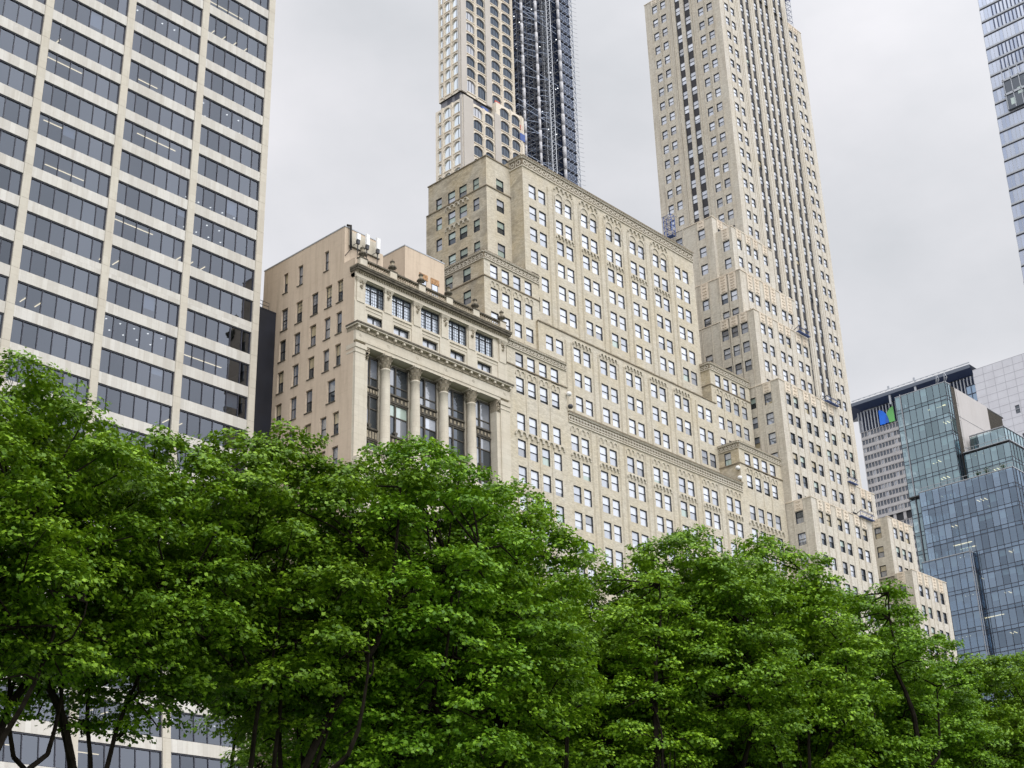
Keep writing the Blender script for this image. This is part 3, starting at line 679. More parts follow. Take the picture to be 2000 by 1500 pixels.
    rb = MB(); rb.poly([(X0, G, Z1), (X1, G, Z1), (X1, G+40, Z1), (X0, G+40, Z1)]); rb.build('roof', M['roof'], root)
    # black clad block in the gap
    b = thing('black_clad_block', (96, 132, 0), 'narrow black clad wall with roof railing, wedged between travertine tower and tan building', 'building')
    w = MB(); w.box(93.6, 98.2, 129.9, 138, 0, 85.15); w.box(93.6, 98.2, 129.86, 129.9, 85.0, 85.2); w.build('wall', M['black'], b)
    q = MB()
    for z in (85.75, 86.25): q.tube((95.2, 130.1, z), (97.2, 130.1, z), .04)
    for x in (95.2, 96.2, 97.2): q.tube((x, 130.1, 85.1), (x, 130.1, 86.25), .04)
    q.build('railing', M['darksteel'], b)
slab_tower()
# ------------------------------------------------------------------ colonnaded building
def column_building():
    root = thing('colonnaded_building', (111, 118, 0), 'cream stone and tan stucco building with giant columns, balustrade and roof urns', 'building')
    Y = 115.; X0, X1 = 98.25, 124.4; fs = Fr('S', Y); fw = Fr('W', X0); ws = []
    W = MB(); TR = MB(); SD = MB()
    cx = [103.48, 108.3, 113.08, 117.9]; ed = [99.84, 103.48, 108.3, 113.08, 117.9, 122.75]
    # windows of the west wall
    def ms(y, z, w=1.15, h=2.9, style='mun', up=2, lo=4): ws.append(win(fw, y, y+w, z-h, z, up, lo, depth=.34, style=style, fd=-.26))
    rowsW = [(85.15, [127.6, 124.6, 121.75, 119.1, 117.1]), (82.3-1.2, [127.6, 124.6, 121.75, 119.1, 117.1])]
    px = {0: [((165, 305), (185, 418)), ((250, 250), (275, 368)), ((402, 170), (425, 278))], 1: [((147, 532), (180, 652)), ((222, 490), (255, 612)), ((303, 447), (337, 567)), ((388, 403), (422, 522)), ((455, 365), (490, 487))],
          2: [((140, 715), (172, 832)), ((215, 675), (247, 797)), ((297, 635), (330, 752)), ((382, 590), (415, 712)), ((455, 553), (487, 677))]}
    for z, ys, w, h in ((90.2, [(127.85, .85), (124.9, .95), (119.95, .8)], 0, 2.75), (85.15, [(127.6, 1.25), (124.75, 1.25), (121.75, 1.25), (119.15, 1.2), (117.1, 1.1)], 0, 2.95), (80.85, [(127.75, 1.25), (124.95, 1.25), (121.95, 1.2), (119.3, 1.15), (117.2, 1.05)], 0, 2.85),
                        (76.6, [(127.9, 1.2), (125.05, 1.2), (122.1, 1.2), (119.35, 1.15), (117.25, 1.05)], 0, 2.85), (72.3, [(128.05, 1.2), (125.2, 1.2), (122.25, 1.25), (118.1, 1.45)], 0, 2.9), (67.9, [(128.1, 1.2), (125.3, 1.2), (122.3, 1.2), (119.5, 1.15), (117.3, 1.1)], 0, 2.85),
                        (63.6, [(125.3, 1.2), (122.3, 1.2), (119.5, 1.15), (117.3, 1.1)], 0, 2.85), (59.3, [(125.3, 1.2), (122.3, 1.2), (119.5, 1.15)], 0, 2.85)):
        for i, (y, ww) in enumerate(ys):
            dark = z == 80.85 and i == 0
            ms(y, z, ww, h, 'dh' if z < 82 or z > 89 else 'mun', 4 if dark else (2 if rng.random() < .6 else 5), 4 if dark or rng.random() < .5 else 2)
    wall(W, fw, 117., 132.8, 40, 92.3, holes(ws, fw), .36, 0, 0); wall(W, fw, 115., 117., 40, 87.2, holes(ws, fw), .36, 0, 0)
    W.box(X0, X1, 115.9, 132.8, 40, 85.95, 0, 'WBS'); W.box(X0, 103.85, 117., 132.8, 85.95, 92.3, 0, 'WBT'); pass
    W.box(X0+.01, X1, 115.95, 132.8, 0, 40, 0)
    fw.box(W, 116.95, 132.85, 92.28, 92.42, -.25, .06, 2)
    fa = Fr('S', 117.); fa.box(W, 98.2, 103.9, 92.28, 92.42, -.25, .06, 2); fa.box(W, 98.9, 103.8, 89.9, 91.9, 0, .12, 1); fa.box(W, 98.9, 103.8, 89.78, 89.9, 0, .2, 3); fa.box(W, 103.85, 104.5, 87.2, 90.8, -1, 0, 0)
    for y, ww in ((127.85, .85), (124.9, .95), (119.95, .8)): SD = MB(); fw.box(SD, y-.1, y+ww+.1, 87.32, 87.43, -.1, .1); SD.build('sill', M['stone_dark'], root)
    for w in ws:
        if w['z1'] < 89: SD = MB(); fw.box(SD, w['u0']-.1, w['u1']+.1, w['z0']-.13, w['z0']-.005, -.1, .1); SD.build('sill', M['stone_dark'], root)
    # penthouse
    PH = MB(); PH.box(111.9, 119.1, 121, 134, 86, 96.75); PH.box(111.85, 119.15, 120.95, 134, 96.75, 96.9, 1)
    fp = Fr('S', 121.)
    for x, in ((114.6,), (116.7,)):
        fp.box(PH, x, x+1.15, 90.1, 92.9, -.01, .02, 2); fp.box(PH, x-.15, x+1.4, 92.9, 93.75, 0, .05, 3)
        fp.quad(PH, x+.1, x+1.05, 91.6, 92.8, .03, 4); fp.quad(PH, x+.1, x+1.05, 90.2, 91.5, .03, 5)
    Fr('W', 111.9).box(PH, 122.5, 124.2, 88.2, 91.2, 0, .04, 2)
    PH.build('penthouse', [M['stucco'], M['steel'], M['frame'], M['orange'], M['pane_mid'], M['pane_dim']], root)
    # front: loggia, entablature, attic storey
    S = MB()
    fs.box(S, 98.3, 99.84, 40, 74.6, -1.2, .35); fs.box(S, 98.26, 98.3, 40, 87.1, -1, .0); fs.box(S, 122.75, 124.45, 40, 74.6, -1.2, .35)
    fs.box(S, 98.22, 99.92, 74.6, 74.85, -1.2, .42); fs.box(S, 98.2, 99.95, 75.2, 75.75, -1.2, .5); fs.box(S, 98.26, 99.88, 74.85, 75.2, -1.2, .38)
    fs.box(S, 122.68, 124.5, 74.6, 74.85, -1.2, .42); fs.box(S, 122.65, 124.52, 75.2, 75.75, -1.2, .5); fs.box(S, 122.72, 124.47, 74.85, 75.2, -1.2, .38)
    fs.box(S, 99.84, 122.75, 75.75, 76.15, -1.2, .34); fs.box(S, 98.28, 124.46, 76.15, 76.55, -1.2, .42); fs.box(S, 98.28, 124.46, 76.55, 77.45, -1.2, .38)
    for x in [99.05]+cx+[123.6]:      # rosettes in the frieze
        for r, d in ((.3, .41), (.13, .45)):
            n = 10; q = [fs.P(x+r*math.cos(2*PI*i/n), 77.0+r*math.sin(2*PI*i/n), d) for i in range(n)]; S.poly(q, 3 if r > .3 else 0)
            for i in range(n):
                j = (i+1) % n; a = fs.P(x+r*math.cos(2*PI*i/n), 77.0+r*math.sin(2*PI*i/n), .38); b = fs.P(x+r*math.cos(2*PI*j/n), 77.0+r*math.sin(2*PI*j/n), .38); S.poly([q[i], q[j], b, a], 3)
    # cornice with brackets
    fs.box(S, 98.24, 124.5, 77.45, 77.62, -1.2, .5, 3); n = 19
    for i in range(n):
        x = 98.5+(124.3-98.5)*i/(n-1); fs.box(S, x-.15, x+.15, 77.66, 78.0, .2, .78, 0); fs.box(S, x-.13, x+.13, 77.56, 77.66, .3, .6, 3)
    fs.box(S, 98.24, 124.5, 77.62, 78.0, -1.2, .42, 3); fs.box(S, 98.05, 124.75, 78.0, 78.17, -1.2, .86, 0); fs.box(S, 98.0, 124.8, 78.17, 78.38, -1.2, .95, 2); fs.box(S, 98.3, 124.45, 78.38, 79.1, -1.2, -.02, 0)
    fs.box(S, 99.84, 122.75, 75.6, 75.75, -2.2, -1.2)
    # attic wall with its square and leaded windows
    for i in range(5):
        c = (ed[i]+ed[i+1])/2; ws.append(win(fs, c-1.32, c+1.32, 79.2, 80.35, 1, 1, depth=.5, style='grid', mu=[c], mz=[], fd=-.3))
        ww = 1.68; fu = [c-ww+.3*k for k in range(1, 11)]
        ws.append(win(fs, c-ww, c+ww, 81.6, 84.45, 2, 2, depth=.4, style='grid', mu=[c-.55, c+.55], mz=[83.75], fu=fu, fz=[82.2+.42*k for k in range(4)], fd=-.2, pm=lambda a, b: 6))
    wall(S, fs, 98.3, 124.4, 79.0, 84.9, holes(ws, fs), .7, 0, 0)
    fs.box(S, 98.28, 124.42, 81.2, 81.38, 0, .12); fs.box(S, 98.28, 124.42, 80.75, 80.86, 0, .06)
    for x in [99.1]+cx+[123.55]:
        fs.box(S, x-.85, x+.85, 78.38, 81.2, 0, .12)
        fs.box(S, x-.6, x+.6, 81.38, 84.0, 0, .2)
        for k in range(5):     # scrolled bracket head
            fs.box(S, x-.62-.05*k, x+.62+.05*k, 84.0+.12*k, 84.12+.12*k, 0, .25+.05*k)
        for k in range(11): a = rng.uniform(-.42, .42); h = rng.uniform(0, 1.0); fs.box(S, x+a*(1-h*.7)-.08, x+a*(1-h*.7)+.08, 84.25-h*1.2, 84.42-h*1.2, .2, .36, 3)
    fs.box(S, 98.25, 124.45, 84.55, 84.75, -.5, .34); fs.box(S, 98.25, 124.45, 84.75, 85.2, -.7, .26)
    for i in range(66):
        x = 98.4+26*i/65.; fs.box(S, x-.1, x+.1, 85.1, 85.28, .2, .42, 3)
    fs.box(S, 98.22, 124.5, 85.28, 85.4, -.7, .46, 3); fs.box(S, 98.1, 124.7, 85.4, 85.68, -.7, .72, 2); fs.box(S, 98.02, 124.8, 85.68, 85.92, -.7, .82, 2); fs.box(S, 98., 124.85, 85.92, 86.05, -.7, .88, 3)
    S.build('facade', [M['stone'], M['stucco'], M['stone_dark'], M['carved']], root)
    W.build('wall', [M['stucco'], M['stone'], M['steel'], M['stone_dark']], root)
    r = MB(); r.poly([(98.3, 115.2, 86.0), (124.4, 115.2, 86.0), (124.4, 132.8, 86.0), (98.3, 132.8, 86.0)]); r.build('roof', M['roof'], root)
    # columns
    for x in cx:
        c = MB(); y = Y+.18; c.lathe(x, y, [(.8, 63.2), (.8, 63.5), (.7, 63.65), (.75, 63.85), (.65, 64.05), (.61, 64.25), (.6, 68), (.565, 72), (.53, 73.75), (.6, 73.8), (.6, 73.95), (.53, 74.0)], 0, 24)
        c.box(x-.85, x+.85, y-.85, y+.85, 61.5, 63.2)
        o = c.build('column', M['stone'], root)
        k = MB(); k.lathe(x, y, [(.52, 73.98), (.55, 74.6), (.66, 75.2), (.78, 75.45)], 0, 16); k.box(x-.8, x+.8, y-.8, y+.8, 75.5, 75.74, 1)
        for tier, (zz, rr, n, hh) in enumerate(((74.12, .63, 8, .52), (74.62, .69, 8, .52), (75.12, .8, 8, .36))):
            for i in range(n):
                a = 2*PI*(i+.5*(tier % 2))/n; ux, uy = math.cos(a), math.sin(a); vx, vy = -uy, ux; s = .16
                P = lambda e, q, z: (x+ux*e+vx*q, y+uy*e+vy*q, z)
                k.poly([P(rr-.1, -s, zz), P(rr-.1, s, zz), P(rr+.08, s*.9, zz+hh*.7), P(rr+.08, -s*.9, zz+hh*.7)], 0); k.poly([P(rr+.08, -s*.9, zz+hh*.7), P(rr+.08, s*.9, zz+hh*.7), P(rr+.22, s*.5, zz+hh), P(rr+.22, -s*.5, zz+hh)], 1); k.poly([P(rr+.22, -s*.5, zz+hh), P(rr+.22, s*.5, zz+hh), P(rr+.2, s*.4, zz+hh-.16), P(rr+.2, -s*.4, zz+hh-.16)], 0)
        k.build('capital', [M['carved'], M['stone']], o)
    for x0, x1 in ((99.84, 100.35), (122.1, 122.75)):
        c = MB(); c.box(x0, x1, Y-.2, Y+1.2, 61.5, 74.1); o = c.build('pilaster', M['stone'], root); k = MB(); k.box(x0-.02, x1+.02, Y-.26, Y+1.2, 74.1, 75.74)
        for i in range(14): a = x0+(x1-x0)*rng.random(); z = 74.2+1.3*rng.random(); k.box(a-.13, a+.13, Y-.42, Y-.2, z, z+.22)
        k.build('capital', M['carved'], o)
    # tall bronze windows behind the columns
    fl = Fr('S', Y+1.0)
    for i in range(5):
        a = ed[i]+(.5 if i == 0 else .3); b = ed[i+1]-(.62 if i == 4 else .5); c = (a+b)/2; G = MB(); PNS = []
        fl.box(G, a-.4, a, 60, 75.6, -.3, .2, 1); fl.box(G, b, b+.4, 60, 75.6, -.3, .2, 1)
        for z0, z1 in ((71.7, 75.2), (66.4, 70.3), (61.0, 64.6)):
            fl.box(G, a, b, z1, z1+.22, -.2, .1); fl.box(G, a, b, z0-.15, z0, -.2, .14); fl.box(G, c-.1, c+.1, z0, z1, -.2, .12)
            for q in (a, b-.12): fl.box(G, q, q+.12, z0, z1, -.2, .08)
            zm = z0+(z1-z0)*(.3 if z1 > 75 else .62); fl.box(G, a, b, zm-.06, zm+.06, -.2, .05)
            PN = MB(); PNS.append(PN)
            for u0, u1 in ((a+.1, c-.1), (c+.1, b-.1)):
                for s0, s1 in ((z0, zm), (zm, z1)): fl.quad(PN, u0, u1, s0, s1, -.05, pick((2, 4), (1, 1), (4, 4), (3, .8)))
        for z0, z1 in ((70.5, 71.55), (64.8, 66.25)):
            fl.box(G, a, b, z0, z1, -.2, .02); fl.box(G, a, b, z1-.12, z1, 0, .22); fl.box(G, a, b, z0, z0+.12, 0, .2)
            n = 6
            for k in range(n): u = a+(b-a)*(k+.5)/n; fl.box(G, u-.13, u+.13, z0+.3, z1-.3, .02, .1, 2)
            if z0 < 66: fl.box(G, c-.16, c+.16, z1, z1+.5, 0, .25); fl.box(G, c-.3, c+.3, z1+.35, z1+.6, 0, .2)
        o = G.build('loggia_window', [M['bronze'], M['stone'], M['carved']], root)
        for PN in PNS: PN.build('pane', PANES, o)
    q = MB(); fl.quad(q, 99.84, 122.75, 40, 75.6, -.35); q.build('loggia_wall', M['bronze'], root)
    q = MB(); q.box(98.31, 124.39, Y-.9, Y+.95, 60.3, 61.5); q.box(98.31, 124.39, Y-.75, Y+.95, 40, 60.3); q.build('podium', M['stone'], root)
    put_windows(root, ws, M['frame'], PANES+[M['pane_lead']])
    # balustrades and urns
    def balustrade(x0, x1, y, z, h, mats):
        b = MB(); b.box(x0, x1, y-.2, y+.2, z, z+h*.14); b.box(x0, x1, y-.24, y+.24, z+h*.82, z+h, 1); n = int((x1-x0)/.36)
        for i in range(n):
            x = x0+(x1-x0)*(i+.5)/n; b.lathe(x, y, [(.09, z+h*.14), (.14, z+h*.3), (.13, z+h*.4), (.06, z+h*.62), (.1, z+h*.82)], 0, 6)
        b.build('balustrade', mats, root)
    ps = [99.15]+[x+.5 for x in cx]+[123.4]
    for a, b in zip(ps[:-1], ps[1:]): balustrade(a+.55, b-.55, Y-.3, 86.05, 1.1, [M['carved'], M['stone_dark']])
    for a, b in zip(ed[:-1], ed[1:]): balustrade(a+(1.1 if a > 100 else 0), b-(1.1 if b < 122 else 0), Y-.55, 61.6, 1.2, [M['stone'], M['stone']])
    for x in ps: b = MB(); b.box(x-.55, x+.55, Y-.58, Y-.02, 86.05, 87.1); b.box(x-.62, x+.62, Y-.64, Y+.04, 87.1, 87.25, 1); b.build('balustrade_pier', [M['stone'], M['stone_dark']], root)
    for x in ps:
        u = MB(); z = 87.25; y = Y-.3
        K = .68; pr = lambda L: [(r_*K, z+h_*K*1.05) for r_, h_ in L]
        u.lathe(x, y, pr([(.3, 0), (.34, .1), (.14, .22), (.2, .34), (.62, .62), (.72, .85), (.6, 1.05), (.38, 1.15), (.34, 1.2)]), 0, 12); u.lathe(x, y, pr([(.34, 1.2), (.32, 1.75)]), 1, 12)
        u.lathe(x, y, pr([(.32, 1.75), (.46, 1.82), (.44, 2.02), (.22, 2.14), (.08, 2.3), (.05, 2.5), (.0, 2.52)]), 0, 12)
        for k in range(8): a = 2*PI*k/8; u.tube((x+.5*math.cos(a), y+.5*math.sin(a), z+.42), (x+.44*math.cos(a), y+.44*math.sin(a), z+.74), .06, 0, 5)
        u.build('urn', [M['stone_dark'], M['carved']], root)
    # antennas on the attic
    for i, (x, z0, z1, lab) in enumerate(((99.55, 90.5, 91.35, 'shortest white antenna panel, nearest the corner of the tan attic'), (101.02, 90.35, 91.85, 'middle white antenna panel on the tan attic front'), (102.75, 90.45, 92.0, 'white antenna panel nearest the balustrade urn, right end of attic'))):
        t = thing('antenna_panel', (x, 116., z0-1.6), lab, 'antenna', 'antennas on the tan attic')
        b = MB(); b.box(x-.27, x+.27, 115.85, 116.1, z0, z1); b.build('panel', M['white'], t)
        b = MB(); b.tube((x+.02, 116.15, z0-1.9), (x+.02, 116.15, z1-.2), .05); b.tube((x+.02, 116.15, z0-.3), (x-.1, 117., z0-.4), .04); b.box(x-.2, x+.2, 115.9, 116.2, z0-.55, z0-.05); b.tube((x, 116, z0-.5), (x+.1, 116.3, z0-2.4), .035); b.build('mount', M['darksteel'], t)
    b = MB(); b.tube((98.9, 116.7, 92.6), (98.95, 116.65, 89.2), .16, 0, 6); b.tube((98.5, 117, 92.6), (98.9, 116.7, 92.5), .15, 0, 6); b.tube((98.9, 116.4, 89.3), (98.3, 116.9, 88.2), .05)
    tag(b.build('cable_riser', M['soot'], None, (98.9, 116.7, 89)), 'black cable bundle climbing over the tan attic corner', 'cable')
column_building()

# ------------------------------------------------------------------ arched tower under construction
def arched_tower():
    root = thing('arched_tower', (223, 220, 0), 'slender pale tower with rows of arched windows, unfinished, behind the brick building', 'tower')
    B = MB(); ws = []; FRM = MB(); AR = []
    fs = Fr('S', 210.); fw = Fr('W', 213.); ls = Fr('S', 208.7); lw = Fr('W', 212.3)
    cells = []
    def rowset(fS, fW, tops, colsS, colsW, h):
        for z in tops:
            for u0, u1 in colsS: cells.append((fS, u0, u1, z-h, z, 'S'))
            for u0, u1 in colsW: cells.append((fW, u0, u1, z-h, z, 'W'))
    up = [245.8+3.57*k for k in range(0, 20)]+[242.2, 238.7, 235.1, 231.5]; cS = [(215.1, 218.35), (219., 222.2), (224.5, 227.9), (228.85, 232.45)]; cW = [(210.75, 212.6), (213.55, 215.4), (216.15, 217.2)]
    rowset(fs, fw, up, cS, cW, 2.95); rowset(fs, fw, [227.85], cS, cW, 3.0); rowset(fs, fw, [224.1], cS, cW, 3.9)
    lo = [215.5-3.86*k for k in range(0, 26)]
    rowset(ls, lw, lo, [(216.0, 219.3), (220.2, 223.3)], [(209.6, 211.9), (213., 215.3), (216.4, 217.4)], 3.15); rowset(ls, lw, [220.1-3.86*k for k in range(0, 27)], [(226., 229.3), (230.2, 233.4)], [], 3.15)
    hs = {}
    for c in cells: hs.setdefault(id(c[0]), []).append((c[1], c[2], c[3], c[4]))
    wall(B, fs, 213, 233.1, 219.2, 320, hs[id(fs)], .22); wall(B, fw, 210, 217.9, 219.2, 320, hs[id(fw)], .22)
    wall(B, ls, 212.3, 224.6, 40, 216.2, hs[id(ls)], .22); wall(B, ls, 224.6, 235., 40, 220.9, hs[id(ls)], .22); wall(B, lw, 208.7, 218.4, 40, 216.2, hs[id(lw)], .22)
    B.box(213, 233.1, 210, 217.9, 219.2, 320, 0, 'SWB'); B.box(212.3, 224.6, 208.7, 218.4, 40, 216.2, 0, 'SWB'); B.box(224.6, 235, 208.7, 218.4, 40, 220.9, 0, 'SB')
    B.box(213.5, 232.5, 210.5, 217.6, 216.1, 219.3, 3); [fs.box(B, u, u+2.2, 216.9, 218.9, -.5, -.42, 1) for u in (215.3, 219.2)]; [fw.box(B, u, u+1.7, 216.9, 218.9, -.5, -.42, 1) for u in (210.9, 213.6)]; B.box(229., 233.0, 217.9, 231, 60, 318, 1)
    for fr, lst, z0, z1 in ((fs, (213.05, 222.25), 219.2, 320), (ls, (212.35, 223.6), 40, 216.9)):
        for i, u in enumerate(lst):
            w = 1.95 if fr is fs else (3.4 if i == 0 else 2.2)
            fr.box(B, u, u+w, z0, z1, -.02, .38, 2 if i else 2)
    for fr, us, z0, z1 in ((fs, (218.68, 228.38, 232.8), 219.4, 320), (ls, (219.75,), 40, 216.2), (ls, (229.75, 233.9), 40, 220.9)):
        for u in us: fr.box(B, u-.3, u-.08, z0, z1, -.02, .28); fr.box(B, u+.08, u+.3, z0, z1, -.02, .28)
    for fr, us, z0, z1 in ((fw, (213.1, 215.8), 219.4, 320), (lw, (212.4, 215.8), 40, 216.2)):
        for u in us: fr.box(B, u-.22, u-.06, z0, z1, -.02, .28); fr.box(B, u+.06, u+.22, z0, z1, -.02, .28)
    fw.box(B, 210, 210.6, 219.2, 320, -.02, .3, 2); lw.box(B, 208.75, 209.4, 40, 216.9, -.02, .3, 2)
    def geo(c, fm, pm):
        fr, u0, u1, z0, z1, face = c; n = 8; cu = (u0+u1)/2; a = (u1-u0)/2; rise = min(1.0, a*.8); zs = z1-rise
        arc = [(cu+a*math.cos(PI*i/n), zs+rise*math.sin(PI*i/n)) for i in range(n+1)]
        for d, mi in ((0., 0), (.16, 0)):      # stone arch head filling the corners, then a raised rim
            if d == 0:
                for i in range(n):
                    p, q = arc[i], arc[i+1]; e = (u1, z1) if i < n/2 else (u0, z1)
                    fm.poly([fr.P(*p, d-.004), fr.P(*q, d-.004), fr.P(e[0], e[1], d-.004)], mi)
                    fm.poly([fr.P(*p, 0), fr.P(*q, 0), fr.P(*q, -.2), fr.P(*p, -.2)], mi)
                fm.poly([fr.P(cu, z1, -.004), fr.P(u0, z1, -.004), fr.P(*arc[n//2], -.004)], mi); fm.poly([fr.P(u1, z1, -.004), fr.P(cu, z1, -.004), fr.P(*arc[n//2], -.004)], mi)
            else:
                k = (a+.22)/a; o = [(cu+(p[0]-cu)*k, zs+(p[1]-zs)*(rise+.22)/rise) for p in arc]
                for i in range(n):
                    fm.poly([fr.P(*arc[i], d), fr.P(*arc[i+1], d), fr.P(*o[i+1], d), fr.P(*o[i], d)], mi)
                    fm.poly([fr.P(*arc[i], d), fr.P(*arc[i+1], d), fr.P(*arc[i+1], 0), fr.P(*arc[i], 0)], mi); fm.poly([fr.P(*o[i], d), fr.P(*o[i+1], d), fr.P(*o[i+1], 0), fr.P(*o[i], 0)], mi)
        fr.box(fm, u0-.1, u1+.1, z0-.2, z0, -.02, .2, 0)
        for f in ((.34,) if face == 'W' else (.3, .62)): u = u0+(u1-u0)*f; fr.box(fm, u-.04, u+.04, z0, z1-.2, -.22, -.12, 1)
        r = rng.random(); mi = (0 if face == 'W' else (1 if r < .25 and u0 < 219 else 2)); pts = [fr.P(u0, z0, -.18), fr.P(u1, z0, -.18)]+[fr.P(*p, -.18) for p in arc]
        pm.poly(pts, mi)
    cells.sort(key=lambda c: -(0 if hidden(c[0].P((c[1]+c[2])/2, c[4])) or c[4] < 196 else 1)*(c[2]-c[1])*(300-c[4]))
    rf, rp = MB(), MB(); fm_ = [M['precast'], M['mull']]; pm_ = [M['arch_sky'], M['pane_dim'], M['arch_dark']]
    for k, c in enumerate(cells):
        if k < 100:
            a, b = MB(), MB(); geo(c, a, b); o = a.build('window', fm_, root); b.build('pane', pm_, o)
        else: geo(c, rf, rp)
    o = rf.build('window', fm_, root); o['kind'] = 'stuff'; p = rp.build('pane', pm_, o); p['kind'] = 'stuff'
    B.build('wall', [M['precast'], M['mull'], M['precast_grey'], M['grey_band']], root)
    # glazed wing behind the hoist, with bare slab edges
    G = MB(); SL = MB(); n0 = -6
    fb = Fr('S', 210.3); fbw = Fr('W', 252.9); fr_ = Fr('S', 222.)
    G.box(252.9, 258., 210.3, 232, 60, 320, 0); fr_.quad(G, 233, 252.9, 60, 320, 0, 0)
    for k in range(-40, 20):
        z = 246.2+3.57*k
        if z < 60: continue
        fbw.box(SL, 210, 222, z, z+.3, -.1, .25); fb.box(SL, 252.7, 258.1, z, z+.3, -.1, .25, 1); fr_.box(SL, 233, 252.8, z, z+.35, -.1, .4, 1)
        for y in (212.4, 214.6, 216.8, 219.): fbw.box(SL, y-.05, y+.05, z+.3, z+3.57, -.05, .08, 0)
        for x in (254.6, 256.3): fb.box(SL, x-.05, x+.05, z+.3, z+3.57, -.05, .08, 0)
    G.build('glazing', M['dark_glazing'], root); SL.build('slab_edge', [M['steel'], M['spandrel']], root)
    # red netting and blue tarpaulins on the unfinished band
    for u0, u1, z0, z1, d0, d1, nm, mt in ((224.8, 226.6, 220.95, 221.8, .6, .8, 'safety_netting', 'red'), (233.4, 234.4, 216.6, 218., 1.35, 1.5, 'safety_netting', 'red'), (219.4, 221.7, 216.3, 217.1, .5, 1.2, 'tarpaulin', 'bluepaint'), (233.2, 235., 213.2, 215.4, 1.4, 1.6, 'tarpaulin', 'bluepaint')):
        q = MB(); fs.box(q, u0, u1, z0, z1, d0, d1); q.build(nm, M[mt], root)
    pass
    # hoist scaffold standing against the tower
    t = thing('hoist_scaffold', (241, 209, 0), 'dense steel hoist scaffold with white pipes climbing beside the arched tower', 'scaffold')
    PI_ = MB()
    for x, y, r in ((236.3, 209.4, .42), (242.0, 209.2, .42), (252.6, 209.9, .5)):
        PI_ = MB()
        for k in range(74): z = 60+3.57*k; PI_.tube((x, y, z), (x, y, z+3.57), r*(1+.12*((k*7) % 3-1)), 0, 8)
        PI_.build('pipe', M['white_wrap'], t)
    q = MB(); r = random.Random(5); z = 150.
    while z < 320:
        for y in (209.2,):
            q.tube((233.4, y, z), (250.5, y, z), .09, r.choice((0, 1, 1)), 4); q.tube((236.4, y, z), (242, y, z+1.78), .07, r.choice((0, 1)), 4); q.tube((242.2, y, z), (246.6, y, z+1.78), .07, r.choice((0, 1)), 4)
        for x in (234, 240.2, 246.6): q.tube((x, 209.2, z), (x, 221.8, z+r.uniform(-.2, .6)), .08, r.choice((0, 1)), 4)
        for _ in range(3): a = r.uniform(233.4, 249); q.tube((a, r.uniform(209, 214), z), (a+r.uniform(-3, 3), r.uniform(209, 221), z+r.uniform(.6, 1.8)), .07, r.choice((0, 1)), 4)
        if r.random() < .5: q.box(a, a+2, 211, 213, z+.05, z+.14, 0)
        for s in (253.5, 255.2, 256.8): q.tube((s, 209.6, z), (s+1.4, 209.6, z+1.78), .06, 0, 4); q.tube((s+1.2, 209.5, z), (s, 209.5, z+1.78), .05, 1, 4)
        q.tube((252.7, 209.5, z), (258.4, 209.5, z), .08, 0, 4)
        z += 1.785
    for x in (238.1, 240.2, 244.2, 234.):
        for y in (209.2, 212.2): q.tube((x, y, 150), (x, y, 320), .09, 1, 4)
    q.build('brace', [M['scaffold_tube'], M['darksteel']], t)
    q = MB(); z = 150.
    while z < 320:
        for a, b in (((246.2, 208.8), (247.8, 208.8)), ((247.8, 208.8), (247.8, 210.4)), ((247.8, 210.4), (246.2, 210.4)), ((246.2, 210.4), (246.2, 208.8))):
            q.tube((*a, z), (*a, z+1.5), .13, 0, 4); q.tube((*a, z), (*b, z+1.5), .07, 0, 4); q.tube((*a, z), (*b, z), .07, 0, 4)
        for a in ((258.5, 209.6), (259.4, 210.4)):
            q.tube((*a, z), (*a, z+1.5), .1, 0, 4)
        q.tube((258.5, 209.6, z), (259.4, 210.4, z+1.5), .07, 0, 4); q.tube((258.2, 209.8, z), (260.3, 209.4, z+.2), .05, 0, 4)
        z += 1.5
    q.build('mast', M['steel'], t)
    q = MB(); r = random.Random(9)
    for _ in range(70):
        x, y, z = r.choice([(236.3+r.uniform(-2.5, 10), 209+r.uniform(0, 6), r.uniform(205, 300)), (252.8, r.uniform(211, 219), r.uniform(205, 300))]); q.lathe(x, y, [(0, z-.16), (.16, z), (0, z+.16)], 0, 6)
    q.build('work_lamp', M['worklamp'], t)
M['precast'] = masonry('pale_precast', (.72, .66, .56), (.69, .625, .52), (.5, .44, .36), bw=3, bh=3.6, brick=.03, dirtamt=.15, streak=.15)
M['precast_grey'] = masonry('greige_precast', (.50, .47, .43), (.48, .45, .41), (.4, .37, .33), bw=3, bh=3.6, brick=.03, dirtamt=.1, streak=.12)
M['scaffold_tube'] = plain('scaffold_tube', (.36, .42, .54), .5)
M['grey_band'] = plain('slate_grey_panel', (.20, .20, .22), .7, vary=.15)
M['concrete'] = plain('raw_concrete', (.2, .2, .21), .9, vary=.2)
M['arch_sky'] = glass('arched_pane_sky', (.2, .24, .30), .44, (.88, .95, 1))
M['arch_dark'] = glass('arched_pane_dark', (.022, .03, .05), .055, (.8, .92, 1))
M['dark_glazing'] = glass('dark_blue_glazing', (.03, .042, .08), .06, (.8, .88, 1))
M['white_wrap'] = plain('white_wrapped_pipe', (.45, .45, .47), .7, vary=.25, vscale=2)
M['worklamp'] = emit('white_work_lamp', (.95, .98, 1), 3.)
arched_tower()

